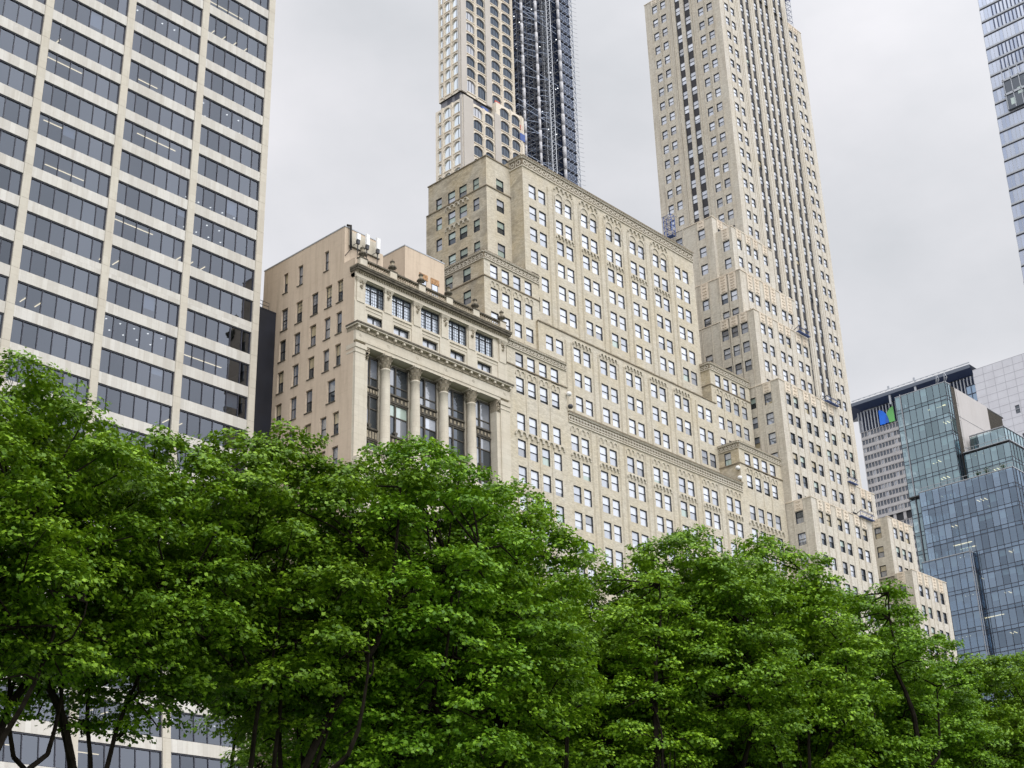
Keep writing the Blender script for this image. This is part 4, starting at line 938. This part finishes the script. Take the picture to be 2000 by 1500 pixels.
# ------------------------------------------------------------------ glass building on the right
def glass_building():
    root = thing('glass_office_building', (311, 131, 0), 'stepped blue green glass curtain wall office building at the right edge', 'building')
    GL, MU, SP, RM, CL, LP, PNB = MB(), MB(), MB(), MB(), MB(), MB(), MB(); r = random.Random(11); panes = []
    F = 4.45
    def curtain(face, c, u0, u1, z0, z1, ztop, mi, depth=5.5, step=1.66, rooms=True, skipcap=False):
        fr = Fr(face, c); n = max(1, round((u1-u0)/step)); s = (u1-u0)/n; z = ztop
        while z > z0:
            zl = max(z0, z-F)
            for i in range(n):
                a, b = u0+s*i, u0+s*(i+1)
                panes.append((fr, a+.03, b-.03, zl+.95, z-.08, mi)); panes.append((fr, a+.03, b-.03, zl+.1, zl+.85, mi))
            for zz in (zl, zl+.9): fr.box(MU, u0, u1, zz-.05, zz+.06, -.1, .06)
            fr.box(SP, u0, u1, zl+.02, zl+.86, -.4, -.3)
            if rooms:
                d0, d1 = -.35, -depth
                for zz, m in ((z-.2, 0), (zl+.3, 1)):
                    CL.poly([fr.P(u0, zz, d0), fr.P(u1, zz, d0), fr.P(u1, zz, d1), fr.P(u0, zz, d1)], m)
                fr.quad(RM, u0, u1, zl, z, d1)
                for i in range(n):
                    if r.random() < .22: fr.quad(RM, u0+s*i, u0+s*(i+1), z-.3-r.uniform(.6, 2.2), z-.2, -.45, 1)
                    if r.random() < .16: fr.box(RM, u0+s*i, u0+s*i+.12, zl+.3, z-.2, -depth+.5, -.6, 2)
                if r.random() < .5:
                    u = u0+r.uniform(0, .7)*(u1-u0); k = r.choice((2, 3, 4))
                    for j in range(k): fr.box(LP, u+j*.9, u+j*.9+.14, z-.3, z-.24, -3.2, -1.6)
                elif r.random() < .4:
                    u = u0+r.uniform(0, .6)*(u1-u0); fr.box(LP, u, min(u1, u+4.5), z-.3, z-.24, -2.6, -2.2)
            z -= F
        for i in range(n+1): u = u0+s*i; fr.box(MU, u-.04, u+.04, z0, z1, -.08, .09)
        fr.box(MU, u0, u1, z1-.18, z1, -.3, .1, 1)
    XG = 300
    curtain('W', XG, 135.33, 148.69, 65.45, 141.16, 141.05, 0); curtain('S', 135.33, XG, 302.51, 109.09, 141.16, 141.05, 0, rooms=False, step=1.31)
    curtain('W', 302.18, 123.27, 134.62, 104.73, 123.27, 122.62, 0); curtain('S', 123.27, 302.18, 327.27, 98.18, 123.27, 122.62, 0, rooms=False)
    curtain('W', 297.27, 121.64, 144.82, 30, 114.87, 114.65, 1); curtain('S', 121.64, 297.27, 327.27, 30, 114.87, 114.65, 1, rooms=False)
    curtain('W', 295.64, 133.96, 145.85, 20, 97.75, 97.53, 1); curtain('S', 133.96, 295.64, 297.16, 20, 97.75, 97.53, 1, rooms=False)
    curtain('W', 306.55, 125.78, 134.4, 123.49, 128.62, 128.29, 0, rooms=False); curtain('S', 125.78, 306.55, 322.91, 123.49, 128.62, 128.29, 0, rooms=False)
    body = MB(); body.box(305.78, 330.55, 135.71, 148.58, 20, 140.95, 0); body.box(302.51, 304.8, 135.49, 135.93, 109.09, 140.73, 1); body.box(304.8, 321.82, 135.38, 135.82, 114.55, 141, 0)
    for z in (125.67, 133.42): body.box(304.8, 321.82, 135.34, 135.38, z, z+.08, 2)
    body.box(303.82, 329.45, 129.38, 135.16, 20, 123.05, 2); body.box(304.36, 328.36, 127.53, 148.36, 20, 114.55, 2); body.box(301.75, 327.27, 139.31, 148.58, 20, 109.09, 2); body.box(308.18, 322.91, 128.73, 135.05, 123.05, 128.4, 2)
    body.box(298.91, 304.36, 121.96, 148.58, 114.71, 114.82, 3); body.box(295.85, 300, 134.18, 145.75, 97.53, 97.64, 3); body.box(302.4, 327.27, 123.49, 135.27, 123.11, 123.22, 3); body.box(300.22, 330.55, 135.49, 148.58, 140.78, 140.89, 3)
    for k in range(14): x = 302.62+2*k/14; body.box(x, x+.07, 135.27, 135.49, 109.09, 140.73, 4)
    for k in range(22): x = 321.82+8*k/22; body.box(x, x+.14, 135.33, 135.6, 129.82, 140.62, 4)
    body.box(321.82, 330.55, 135.29, 135.62, 140.4, 140.62, 1); body.box(321.71, 330.55, 137.45, 148.36, 129.82, 137.45, 2)
    body.box(322.91, 332.73, 123.71, 134.18, 128.29, 128.73, 2); body.tube((325.09, 124.58, 123.27), (325.09, 124.58, 128.4), .5, 0, 12)
    body.build('wall', [M['fin_concrete'], M['darksteel'], M['room'], M['roof'], M['bronze']], root)
    panes.sort(key=lambda p: -(0 if hidden(p[0].P(p[1], p[4])) else 1)*(p[2]-p[1])*(p[4]-p[3])/p[0].c**.01*(2 if p[0].face == 'W' else 1))
    gm = [M['teal_glass'], M['blue_glass']]
    for k, (fr, a, b, z0, z1, mi) in enumerate(panes):
        if k < 100: q = MB(); fr.quad(q, a, b, z0, z1, .0, mi); q.build('window', gm, root)
        else: fr.quad(GL, a, b, z0, z1, 0., mi)
    o = GL.build('window', gm, root); o['kind'] = 'stuff'
    MU.build('mullion', [M['mull'], M['steel']], root); SP.build('spandrel', M['spandrel_blue'], root); CL.build('ceiling', [M['ceil'], M['floor']], root); RM.build('interior', [M['glass_room'], M['blind_grey'], M['ceil']], root); LP.build('ceiling_lamp', M['lamp'], root)
    for x, y, z, r_ in ((299.78, 147.16, 141.38, .13), (295.42, 133.91, 98.4, .13), (295.42, 133.47, 98.4, .08)): q = MB(); q.tube((x, y, 20), (x, y, z), r_, 0, 8); q.build('drain_pipe', M['dull_pipe'], root)
    q = MB()
    for f, c, a, b, z in (('W', 297.38, 121.75, 144.76, 114.87), ('W', 302.29, 123.27, 134.62, 123.27)):
        fr = Fr(f, c)
        for i in range(int((b-a)/1.5)+1): fr.box(q, a+1.5*i-.03, a+1.5*i+.03, z, z+1.05, -.5, -.44)
        fr.box(q, a, b, z+1.0, z+1.08, -.52, -.42)
    q.build('railing', M['steel'], root)
    for i, (x, y, lab) in enumerate(((301.09, 137.56, 'left of two small A-shaped davit frames on the glass building roof'), (301.42, 134.84+.8, 'right of two small A-shaped davit frames on the glass building roof'))):
        b = MB(); z = 141.16
        b.tube((x, y+.5, z), (x, y+.1, z+2.9), .07); b.tube((x, y-.5, z+1.2), (x, y+.1, z+2.9), .07); b.tube((x, y+.5, z+1.2), (x, y-.3, z+1.5), .05); b.tube((x, y+.3, z), (x, y-.3, z+1.4), .05)
        tag(b.build('roof_davit', M['steel'], None, (x, y, z)), lab, 'davit', 'davits on the glass roof')
    for i, (y, lab) in enumerate(((128.29, 'larger potted shrub on glass building terrace edge'), (124.36, 'smaller potted shrub on glass building terrace edge'), (130.36, 'low potted shrub at left end of glass building terrace'))):
        t = thing('potted_shrub', (298.47, y, 114.87), lab, 'plant', 'shrubs on the glass terrace'); b = MB(); rr = random.Random(i)
        for _ in range(90):
            p = Vector((298.47+rr.gauss(0, .25), y+rr.gauss(0, .3), 115.96+rr.gauss(0, .3))); a = rr.uniform(0, 6.3); d = Vector((math.cos(a)*.16, math.sin(a)*.16, rr.uniform(-.1, .1))); e = Vector((-math.sin(a)*.1, math.cos(a)*.1, .08)); b.poly([tuple(p-d), tuple(p-e), tuple(p+d), tuple(p+e)])
        b.build('foliage', plain('shrub_leaf', (.06, .11, .03), .6), t); c = MB(); c.lathe(298.47, y, [(.22, 114.82), (.3, 115.42), (.0, 115.42)], 0, 10); c.build('pot', M['darksteel'], t)
M['teal_glass'] = clear_glass('teal_curtain_glass', .34, (.62, .82, .90), (.50, .63, .63))
M['blue_glass'] = clear_glass('blue_curtain_glass', .31, (.60, .77, .98), (.44, .52, .57))
M['dull_pipe'] = plain('dull_grey_pipe', (.2, .21, .23), .6)
M['glass_room'] = plain('pale_office_room', (.20, .22, .22), .9, vary=.7, vscale=.22)
M['spandrel_blue'] = plain('blue_grey_spandrel', (.16, .2, .25), .6)
M['blind_grey'] = plain('pale_roller_blind', (.5, .55, .54), .9)
M['fin_concrete'] = masonry('grey_concrete_panel', (.50, .48, .47), (.47, .45, .44), (.4, .37, .34), bw=6, bh=7, brick=.02, dirtamt=.15, streak=.4)
glass_building()

# ------------------------------------------------------------------ far towers on the right
def far_towers():
    # grid-fronted tower with a butterfly-shaped sign
    root = thing('grid_front_tower', (610, 300, 0), 'distant grey tower with a fine window grid, overhanging dark roof and blue green sign', 'tower')
    X = 600.; fr = Fr('W', X); W = MB(); WN = MB(); CR = MB()
    W.box(X+.4, X+45, 255, 317.8, 0, 268, 1); pass
    P0, pitch, F = 317.8, 1.72, 4.1
    for k in range(36):
        z = 268-F*k
        if 219 < z < 223.5: continue
        fr.box(W, 255, P0, z-F, z-F*.68, 0, .5, 0); fr.box(W, 255, P0, z-.25, z, 0, .45, 0)
        for i in range(37):
            y = P0-pitch*i; fr.box(W, y-.3, y, z-F*.7, z-.2, .0, .42, 0)
            n = 5; c = y-.86        # rounded precast cell bottoms
            fr.quad(WN, y-pitch, y-.3, z-F*.7, z-.2, .05, rng.choice((0, 0, 0, 1, 2)))
            for s in (-1, 1): W.poly([fr.P(c+s*.56, z-F*.68, .45), fr.P(c+s*.56, z-F*.68+.5, .45), fr.P(c+s*.1, z-F*.68, .45)], 0)
    for i in range(38): y = P0-pitch*i+.05; fr.box(CR, y-.22, y+.22, 268, 278.6, -.3, .6, 1)
    W.box(X+1.2, X+44, 256, 317, 268, 279, 2)
    for k in range(16): fr.box(CR, 255, P0, 268.3+k*.62, 268.6+k*.62, -.8, -.4, 0)
    fr.box(W, 255, P0, 219.4, 223.4, -2.5, -2.3, 2)
    for y in (314, 306.5, 301.3, 296, 290): fr.box(W, y-1.1, y+.3, 219.2, 223.8, -.6, .1, 0)
    a = [(X-.3, 314.6, 279.), (X-.3, 255, 279.), (X-5, 255, 280.9), (X-5, 318.3, 280.9)]
    CR.poly(a, 2); CR.poly([(X-5, 318.3, 280.9), (X-5, 255, 280.9), (X-5, 255, 282.6), (X-5, 318.3, 282.6)], 5); CR.poly([(X-.3, 314.6, 279.), (X-5, 318.3, 280.9), (X+14, 338, 280.9), (X+14, 334, 279.)], 2)
    CR.poly([(X-5, 318.3, 282.6), (X-5, 255, 282.6), (X+45, 255, 282.6), (X+14, 338, 282.6)], 3)
    for i in range(18): y = 316.6-i*3.1; fr.box(CR, y-2.0, y, 282.65, 283.5, 4.4, 4.8, 4)
    fr.box(CR, 255, 318, 283.5, 283.9, 4.4, 4.8, 3)
    W.build('wall', [M['precast_grid'], M['frame'], M['deep_blue']], root); o = WN.build('window', [M['pane_grid'], M['pane_dim'], M['pane_dark']], root); o['kind'] = 'stuff'; CR.build('roof_crown', [M['deep_blue'], M['steel'], M['deep_blue'], M['steel'], M['white'], M['fascia']], root)
    for y in (297.6, 283.8):
        q = MB(); q.box(X-4.6, X-4.0, y-.5, y+.5, 276, 285.5); q.build('roof_post', M['steel'], root)
    s = thing('butterfly_sign', (X-1, 302.5, 268), 'square rooftop sign of overlapping blue and green petal shapes on distant tower', 'sign')
    def petal(name, fn, mat, d):
        b = MB(); pts = fn(); b.poly([fr.P(u, z, d) for u, z in pts]); n = len(pts)
        for i in range(n): p, q = pts[i], pts[(i+1) % n]; b.poly([fr.P(*p, d), fr.P(*q, d), fr.P(*q, .65), fr.P(*p, .65)])
        b.build(name, mat, s)
    y0, y1, za, zb = 306.35, 298.45, 268.5, 276.2; w = y0-y1; h = zb-za
    n = 10
    petal('blue_petal', lambda: [(y0, za), (y0-.62*w, za)]+[(y0-.62*w*math.cos(PI/2*i/n), za+h*math.sin(PI/2*i/n)) for i in range(1, n+1)], M['sign_blue'], 1.1)
    petal('green_petal', lambda: [(y1, za), (y1, zb)]+[(y1+.62*w*math.cos(PI/2*i/n)*1., za+h*math.sin(PI/2*i/n)) for i in range(n-1, -1, -1)], M['sign_green'], 1.0)
    def lens():
        L = [(y0-.62*w*math.cos(t), za+h*math.sin(t)) for t in [k*.06 for k in range(15)] if y0-.62*w*math.cos(t) <= y1+.62*w*math.cos(t)+1e-6]
        Rr = [(y1+.62*w*math.cos(t), za+h*math.sin(t)) for t in [k*.06 for k in range(15)] if y0-.62*w*math.cos(t) <= y1+.62*w*math.cos(t)+1e-6]
        return L+Rr[::-1]
    petal('overlap_petal', lens, M['sign_dark'], 1.2)
    # white panelled tower
    root = thing('white_panel_tower', (440, 165, 0), 'plain white panelled tower with few small square windows at right edge', 'tower')
    f = Fr('W', 430.); W = MB(); ws = [(170.0, 171.6, 182.4, 185.3), (165.5, 167.1, 166.8, 169.6), (178.6, 180.4, 181.2, 184), (176., 177.6, 170, 172.5), (169.3, 170.8, 172.6, 175.2)]
    wall(W, f, 120, 183.6, 0, 202.2, ws, .5); W.box(430, 470, 120, 183.6, 0, 202.2, 0, 'WB'); W.build('wall', M['white_panel'], root); q = MB()
    for k in range(40): f.box(q, 120, 183.6, 202.2-2.6*k-.12, 202.2-2.6*k, 0, .03)
    for k in range(18): f.box(q, 183.6-3.5*k-.12, 183.6-3.5*k, 60, 202.2, 0, .04)
    q.build('panel_joint', plain('panel_joint', (.42, .42, .45), .8), root)
    for a, b, c, d in ws: q = MB(); f.quad(q, a, b, c, d, -.4); q.build('window', M['pane_dark'], root)
    root = thing('blue_glass_block', (460, 193, 0), 'small patch of blue glass tower peeking out behind white panelled tower', 'tower')
    f = Fr('W', 450.); q = MB(); q.box(450.2, 480, 180, 195.7, 0, 206.3); q.build('wall', M['sky_glass_far'], root); q = MB()
    for k in range(14): f.box(q, 180, 195.7, 206.3-3.2*k-.15, 206.3-3.2*k, -.2, .1)
    for k in range(9): f.box(q, 195.7-1.9*k-.12, 195.7-1.9*k, 160, 206.3, -.2, .1)
    q.build('mullion', M['mull'], root)
    # tapering glass skyscraper
    root = thing('tapering_skyscraper', (450, 140, 0), 'tapering pale blue glass skyscraper with slanted edge at the top right corner', 'tower')
    X = 440.; f = Fr('W', X); sl = lambda z: 164.48-(z-231.84)*.0304; W = MB(); MUL = MB(); SPN = MB(); F = 6.0
    edge = lambda z, o=0: [(X+o, sl(z), z)]
    W.poly([(X, sl(0), 0), (X, 100, 0), (X, 112, 400), (X, sl(400), 400)], 0); W.poly([(X, sl(0), 0), (X, sl(400), 400), (X+50, sl(400)-1, 400), (X+50, sl(0), 0)], 0)
    W.build('wall', M['van_glass'], root); GP = MB()
    for k in range(-12, 22):
        z = 293.1-F*k
        if z < 150 or z > 398: continue
        e = sl(z)
        lower = 228 < z < 291 or z < 228
        f.box(SPN, 118, e, z-.75, z, -.1, .12, 0); f.box(SPN, 118, e, z-1.15, z-.75, -.05, .25, 1)
        n = int((e-118)/1.45)
        for i in range(n):
            y = e-.1-1.45*i; f.box(MUL, y-.07, y+.07, z, z+F-1.1, -.05, .1)
            if z > 312 and i % 1 == 0 and i > 2 and k % 3 != 0: f.box(SPN, y-.42, y-.14, z+.3, z+F-1.3, .02, .3, 2)
            GP.poly([f.P(y-1.38, z+.03, .03), f.P(y-.07, z+.03, .03), f.P(y-.07, z+F-1.2, .03), f.P(y-1.38, z+F-1.2, .03)], rng.choice((0, 0, 1)))
    o = GP.build('window', [M['van_glass'], M['van_glass2']], root); o['kind'] = 'stuff'
    MUL.build('mullion', M['steel'], root); SPN.build('spandrel', [M['steel'], M['spandrel'], M['deep_blue']], root)
    T = MB(); f.box(T, 118, 157.6, 299, 311, .3, 1.2, 0)
    for z in (305, 311): f.box(T, 118, 157.8, z, z+.8, .2, 1.6, 1)
    for i in range(14): y = 157.2-2.9*i; f.box(T, y-.12, y+.12, 299, 318, 1.2, 1.6, 1)
    for i in range(12): y = 155-3.1*i; f.box(T, y-.9, y+.9, 300.5+(i % 3)*3.2, 303.2+(i % 3)*3.2, 1.2, 1.25, 2)
    T.build('open_terrace', [M['pane_dark'], M['steel'], M['pane_green']], root)
M['precast_grid'] = plain('grey_precast_grid', (.44, .425, .42), .8, vary=.12, vscale=.2)
M['fascia'] = plain('blue_grey_fascia', (.13, .15, .19), .5)
M['deep_blue'] = plain('deep_blue_metal', (.035, .055, .12), .5)
M['pane_grid'] = glass('grey_grid_pane', (.06, .068, .09), .1, (.85, .92, 1))
M['sign_blue'] = plain('sign_blue', (.012, .17, .80), .4)
M['sign_green'] = plain('sign_green', (.16, .50, .14), .4)
M['sign_dark'] = plain('sign_mid_blue', (.03, .12, .50), .4)
M['white_panel'] = masonry('white_metal_panel', (.66, .66, .70), (.63, .63, .67), (.5, .5, .54), bw=3.2, bh=2.6, brick=.03, dirtamt=.06, streak=.1)
M['sky_glass_far'] = glass('far_blue_glass', (.10, .17, .25), .3, (.65, .8, 1))
M['van_glass'] = glass('pale_blue_glass', (.22, .26, .37), .30, (.86, .91, 1.0), .05)
M['van_glass2'] = glass('grey_blue_glass', (.18, .22, .33), .24, (.8, .87, 1.0), .05)
far_towers()
# ------------------------------------------------------------------ plane trees of the park
def leaf_material():
    m, t, o = newmat('plane_leaf'); L = t.links.new
    gi = t.nodes.new('ShaderNodeNewGeometry'); cr = t.nodes.new('ShaderNodeValToRGB'); e = cr.color_ramp.elements
    e[0].position = 0; e[0].color = (.064, .150, .007, 1); e[1].position = 1; e[1].color = (.235, .41, .022, 1); k = e.new(.55); k.color = (.120, .24, .010, 1)
    oi = t.nodes.new('ShaderNodeObjectInfo'); hs = t.nodes.new('ShaderNodeHueSaturation'); mr = t.nodes.new('ShaderNodeMapRange')
    for i, v in enumerate((0, 1, .88, 1.12)): mr.inputs[i+1].default_value = v
    L(oi.outputs['Random'], mr.inputs[0]); L(mr.outputs[0], hs.inputs['Value'])
    tcx = t.nodes.new('ShaderNodeTexCoord'); nz = t.nodes.new('ShaderNodeTexNoise'); nz.inputs['Scale'].default_value = .55; nz.inputs['Detail'].default_value = 2; L(tcx.outputs['Object'], nz.inputs['Vector'])
    m1 = t.nodes.new('ShaderNodeMath'); m1.operation = 'MULTIPLY_ADD'; m1.inputs[1].default_value = 1.1; m1.inputs[2].default_value = -.55; L(nz.outputs['Fac'], m1.inputs[0])
    m2 = t.nodes.new('ShaderNodeMath'); m2.operation = 'ADD'; m2.use_clamp = True; L(gi.outputs['Random Per Island'], m2.inputs[0]); L(m1.outputs[0], m2.inputs[1])
    mh = t.nodes.new('ShaderNodeMapRange')
    for i, v in enumerate((0, 1, .494, .505)): mh.inputs[i+1].default_value = v
    mo = t.nodes.new('ShaderNodeMath'); mo.operation = 'FRACT'; m3 = t.nodes.new('ShaderNodeMath'); m3.operation = 'MULTIPLY'; m3.inputs[1].default_value = 7.3; L(oi.outputs['Random'], m3.inputs[0]); L(m3.outputs[0], mo.inputs[0]); L(mo.outputs[0], mh.inputs[0]); L(mh.outputs[0], hs.inputs['Hue'])
    L(m2.outputs[0], cr.inputs[0]); L(cr.outputs[0], hs.inputs['Color'])
    b = t.nodes.new('ShaderNodeBsdfPrincipled'); b.inputs['Roughness'].default_value = .5; b.inputs['Specular IOR Level'].default_value = .3; L(hs.outputs[0], b.inputs['Base Color'])
    tr = t.nodes.new('ShaderNodeBsdfTranslucent'); hs2 = t.nodes.new('ShaderNodeHueSaturation'); hs2.inputs['Hue'].default_value = .485; hs2.inputs['Value'].default_value = 1.15; L(hs.outputs[0], hs2.inputs['Color']); L(hs2.outputs[0], tr.inputs[0])
    x = t.nodes.new('ShaderNodeMixShader'); x.inputs[0].default_value = .22; L(b.outputs[0], x.inputs[1]); L(tr.outputs[0], x.inputs[2]); L(x.outputs[0], o.inputs[0]); return m
M['leaf'] = leaf_material()
M['bark'] = plain('dark_plane_bark', (.016, .013, .010), .95, spec=.05, vary=.4, vscale=3)
def tree_protos(seed, H, zb, Rc, ncl=150, nleaf=36, upright=False):
    rs = np.random.RandomState(seed); rd = random.Random(seed)
    tips = []; nodes = []; TB = MB(); LB = MB()
    th = H*(.26 if upright else .40)
    def limb(p, d, length, r0, r1, seg, curl, out_mb, wob=.22, keep=True):
        pts = [Vector(p)]; d = Vector(d).normalized(); st = length/seg
        for i in range(seg):
            d = (d+Vector((rd.gauss(0, wob), rd.gauss(0, wob), rd.gauss(0, wob*.6)+curl))).normalized()
            if math.hypot(pts[-1].x, pts[-1].y) > Rc*.55 and d.x*pts[-1].x+d.y*pts[-1].y > 0: d = Vector((d.x*.35, d.y*.35, d.z+.2)).normalized()
            pts.append(pts[-1]+d*st)
        for i in range(seg):
            a = r0+(r1-r0)*i/seg; b = r0+(r1-r0)*(i+1)/seg; out_mb.tube(pts[i], pts[i+1], a, 0, 7 if a > .12 else 5, b)
            if keep: nodes.append((pts[i+1], b))
        return pts, d
    tp, td = limb((0, 0, -.1), (rd.gauss(0, .05), rd.gauss(0, .05), 1), th, .40, .29, 8, .02, TB, .07, False)
    top = tp[-1]
    nl = 5 if upright else 6
    for i in range(nl):
        a = 2*PI*(i+rd.uniform(-.3, .3))/nl; start = tp[-1-rd.choice((0, 0, 1, 2))]; el = rd.uniform(1.18, 1.48) if upright else rd.uniform(.55, 1.25); L = (H-start.z)*rd.uniform(.6, .8)/max(.75, math.sin(el)+.05)
        L = min(L, H*(.62 if upright else .42))
        pts, d = limb(start, (math.cos(a)*math.cos(el), math.sin(a)*math.cos(el), math.sin(el)), L, rd.uniform(.12, .18) if upright else rd.uniform(.15, .22), .035, 11, .05, LB, .15 if upright else .2); tips.append(pts[-1])
        for j in range(3, 11):
            if rd.random() < .6 and pts[j].z > zb+1.5:
                b = rd.uniform(0, 2*PI); q = Vector((math.cos(b), math.sin(b), rd.uniform(-.2, .6))); limb(pts[j], q, rd.uniform(1.6, 3.2), .055, .025, 6, .03, LB, .28)
    pts, d = limb(top, (rd.gauss(0, .1), rd.gauss(0, .1), 1), H-th-1.5, .24, .04, 10, .05, LB, .16); tips.append(pts[-1])
    cz = (H+zb)/2; hz = (H-zb)/2; NP = np.array([tuple(n[0]) for n in nodes])
    cl = []; cc = []; tries = 0; clumps = [(np.array(tuple(t_)), rs.uniform(1., 1.5)) for t_ in tips]
    while len(clumps) < ncl and tries < 30000:      # big boughs of foliage spread over the crown, fuller outside and above
        tries += 1
        v = rs.normal(size=3); v /= np.linalg.norm(v); rr = rs.uniform(.12, 1)**.45
        p = np.array([v[0]*(Rc-.9)*rr, v[1]*(Rc-.9)*rr, cz+v[2]*(hz-.6)*rr]); q = rs.uniform(.85, 1.75)
        if any(np.sum(((p-c)*np.array([1, 1, 1.25]))**2) < (.48*(q+w))**2 for c, w in clumps): continue
        clumps.append((p, q))
    for p, q in clumps:
        i = int(np.argmin(np.sum((NP-p)**2, 1))); a = Vector(NP[i]); e = Vector(p)-Vector((0, 0, q*.35)); mid = (a+e)/2+Vector((rd.gauss(0, .25), rd.gauss(0, .25), .25)); LB.tube(a, mid, .055, 0, 5, .04); LB.tube(mid, e, .04, 0, 5, .03)
        for _ in range(int(13*q*q*.62)+4):           # sprays on the upper dome of each bough
            v = rs.normal(size=3); v /= np.linalg.norm(v); v[2] = v[2] if v[2] > -.35 else -v[2]
            t = p+v*np.array([q, q, q*.72])*rs.uniform(.62, 1.06)
            cl.append(t); cc.append(p-np.array([0, 0, q*.4]))
            if rs.rand() < .4: LB.tube(e.lerp(Vector(t), .25), Vector(t), .014, 0, 3, .006)
    cl = np.array(cl); cc = np.array(cc); n = len(cl)*nleaf
    cen = np.repeat(cl, nleaf, 0); src = np.repeat(cc, nleaf, 0)
    th_ = rs.uniform(0, 2*PI, n); ra = np.sqrt(rs.uniform(0, 1, n))*np.repeat(rs.uniform(.42, .72, len(cl)), nleaf)
    off = np.stack([np.cos(th_)*ra, np.sin(th_)*ra, -.55*ra*ra+rs.normal(size=n)*.09], 1); pos = cen+off
    outd = pos-src; outd /= np.linalg.norm(outd, axis=1)[:, None]
    nor = np.array([0, 0, .55])+outd*.75+rs.normal(size=(n, 3))*.42; nor /= np.linalg.norm(nor, axis=1)[:, None]
    t = np.cross(nor, rs.normal(size=(n, 3))); t /= np.linalg.norm(t, axis=1)[:, None]; bt = np.cross(nor, t)
    s = rs.uniform(.12, .21, n)[:, None]
    shape = [(0, -.55, 0), (.34, -.36, .02), (.56, .02, .08), (.24, .12, .03), (0, .62, -.1), (-.24, .12, .03), (-.56, .02, .08), (-.34, -.36, .02)]
    V = np.stack([pos+s*(t*a+bt*b+nor*c) for a, b, c in shape], 1).reshape(-1, 3)
    me = bpy.data.meshes.new('crown'); m = len(shape)
    me.vertices.add(len(V)); me.vertices.foreach_set('co', V.astype(np.float32).ravel()); me.loops.add(n*m); me.loops.foreach_set('vertex_index', np.arange(n*m, dtype=np.int32)); me.polygons.add(n); me.polygons.foreach_set('loop_start', np.arange(0, n*m, m, dtype=np.int32)); me.polygons.foreach_set('loop_total', np.full(n, m, dtype=np.int32))
    me.materials.append(M['leaf']); me.update(); me.validate()
    def mesh(mb, nm):
        me2 = bpy.data.meshes.new(nm); me2.from_pydata([tuple(p) for p in mb.v], [], mb.f); me2.materials.append(M['bark']); me2.polygons.foreach_set('use_smooth', [True]*len(mb.f)); me2.update(); return me2
    return mesh(TB, 'trunk'), mesh(LB, 'branches'), me
PROTO = [tree_protos(11, 27.5, 10.5, 6.4), tree_protos(23, 28., 9.5, 6.8), tree_protos(37, 27., 10., 6.2), tree_protos(58, 28.5, 11., 6.6), tree_protos(71, 27., 12.6, 6.4, 150, upright=True)]
def plant(x, y, h, kind, rot, label, group, wide=1.):
    base = {0: 27.5, 1: 28., 2: 27., 3: 28.5, 4: 27.}[kind]; s = h/base
    o = thing('plane_tree', (x, y, 0), label, 'tree', group)
    for nm, me in zip(('trunk', 'branches', 'crown'), PROTO[kind]):
        c = bpy.data.objects.new(nm, me); col.objects.link(c); c.parent = o
    o.rotation_euler = (0, 0, rot); o.scale = (s*wide, s*wide, s)
rt = random.Random(4)
FRONT = [(14.5, 47.5, 20.8, 4, 'green plane tree cut by the left frame edge'),
 (23.6, 47.5, 25.2, 4, 'tall plane tree at the far left, its top before the white tower'),
 (30.3, 49.5, 25.4, 4, 'plane tree whose bare dark trunks show against the white tower'),
 (37.3, 48.5, 26.8, 4, 'plane tree with its top below the black clad wall'),
 (44.0, 47.5, 28.2, 1, 'broad plane tree in front of the colonnaded building'),
 (50.0, 48.5, 27.8, 0, 'plane tree just under the right end of the colonnade'),
 (61., 49.5, 26.2, 2, 'lower plane tree before the middle of the brick building'),
 (67.2, 48.0, 29.0, 3, 'plane tree with a pointed top before the brick building windows'),
 (75.5, 48.5, 30.2, 0, 'tall plane tree below the right brick wing'),
 (84.5, 47.8, 29.9, 1, 'plane tree in front of the lowest stepped tower block'),
 (93., 48.6, 28.2, 3, 'plane tree overlapping the right end of the stepped tower'),
 (103., 48.0, 27.3, 2, 'plane tree at the foot of the glass building'),
 (114, 48.5, 29.8, 1, 'plane tree cut by the right frame edge')]
BACK = [(48, 58, 27., 'plane tree of the rear row glimpsed behind the broad tree by the colonnade'), (57.5, 59, 25.5, 'plane tree of the rear row glimpsed before the carved belt of the brick building'), (67, 58.5, 28, 'plane tree of the rear row glimpsed behind the pointed tree'), (77, 59, 28.5, 'plane tree of the rear row glimpsed under the right brick wing'),
 (88, 58, 29, 'plane tree of the rear row glimpsed before the stepped tower'), (99, 59, 27, 'plane tree of the rear row glimpsed between stepped tower and glass building'), (111, 58.5, 29, 'plane tree of the rear row glimpsed at the right before the glass building')]
for i, (x, y, h, lab) in enumerate(BACK): plant(x, y, h, i % 4, rt.uniform(0, 6.28), lab, 'plane trees of the rear row')
for x, y, h, k, lab in FRONT: plant(x, y, h, k, rt.uniform(0, 6.28), lab, 'plane trees along the park edge', 1.02)
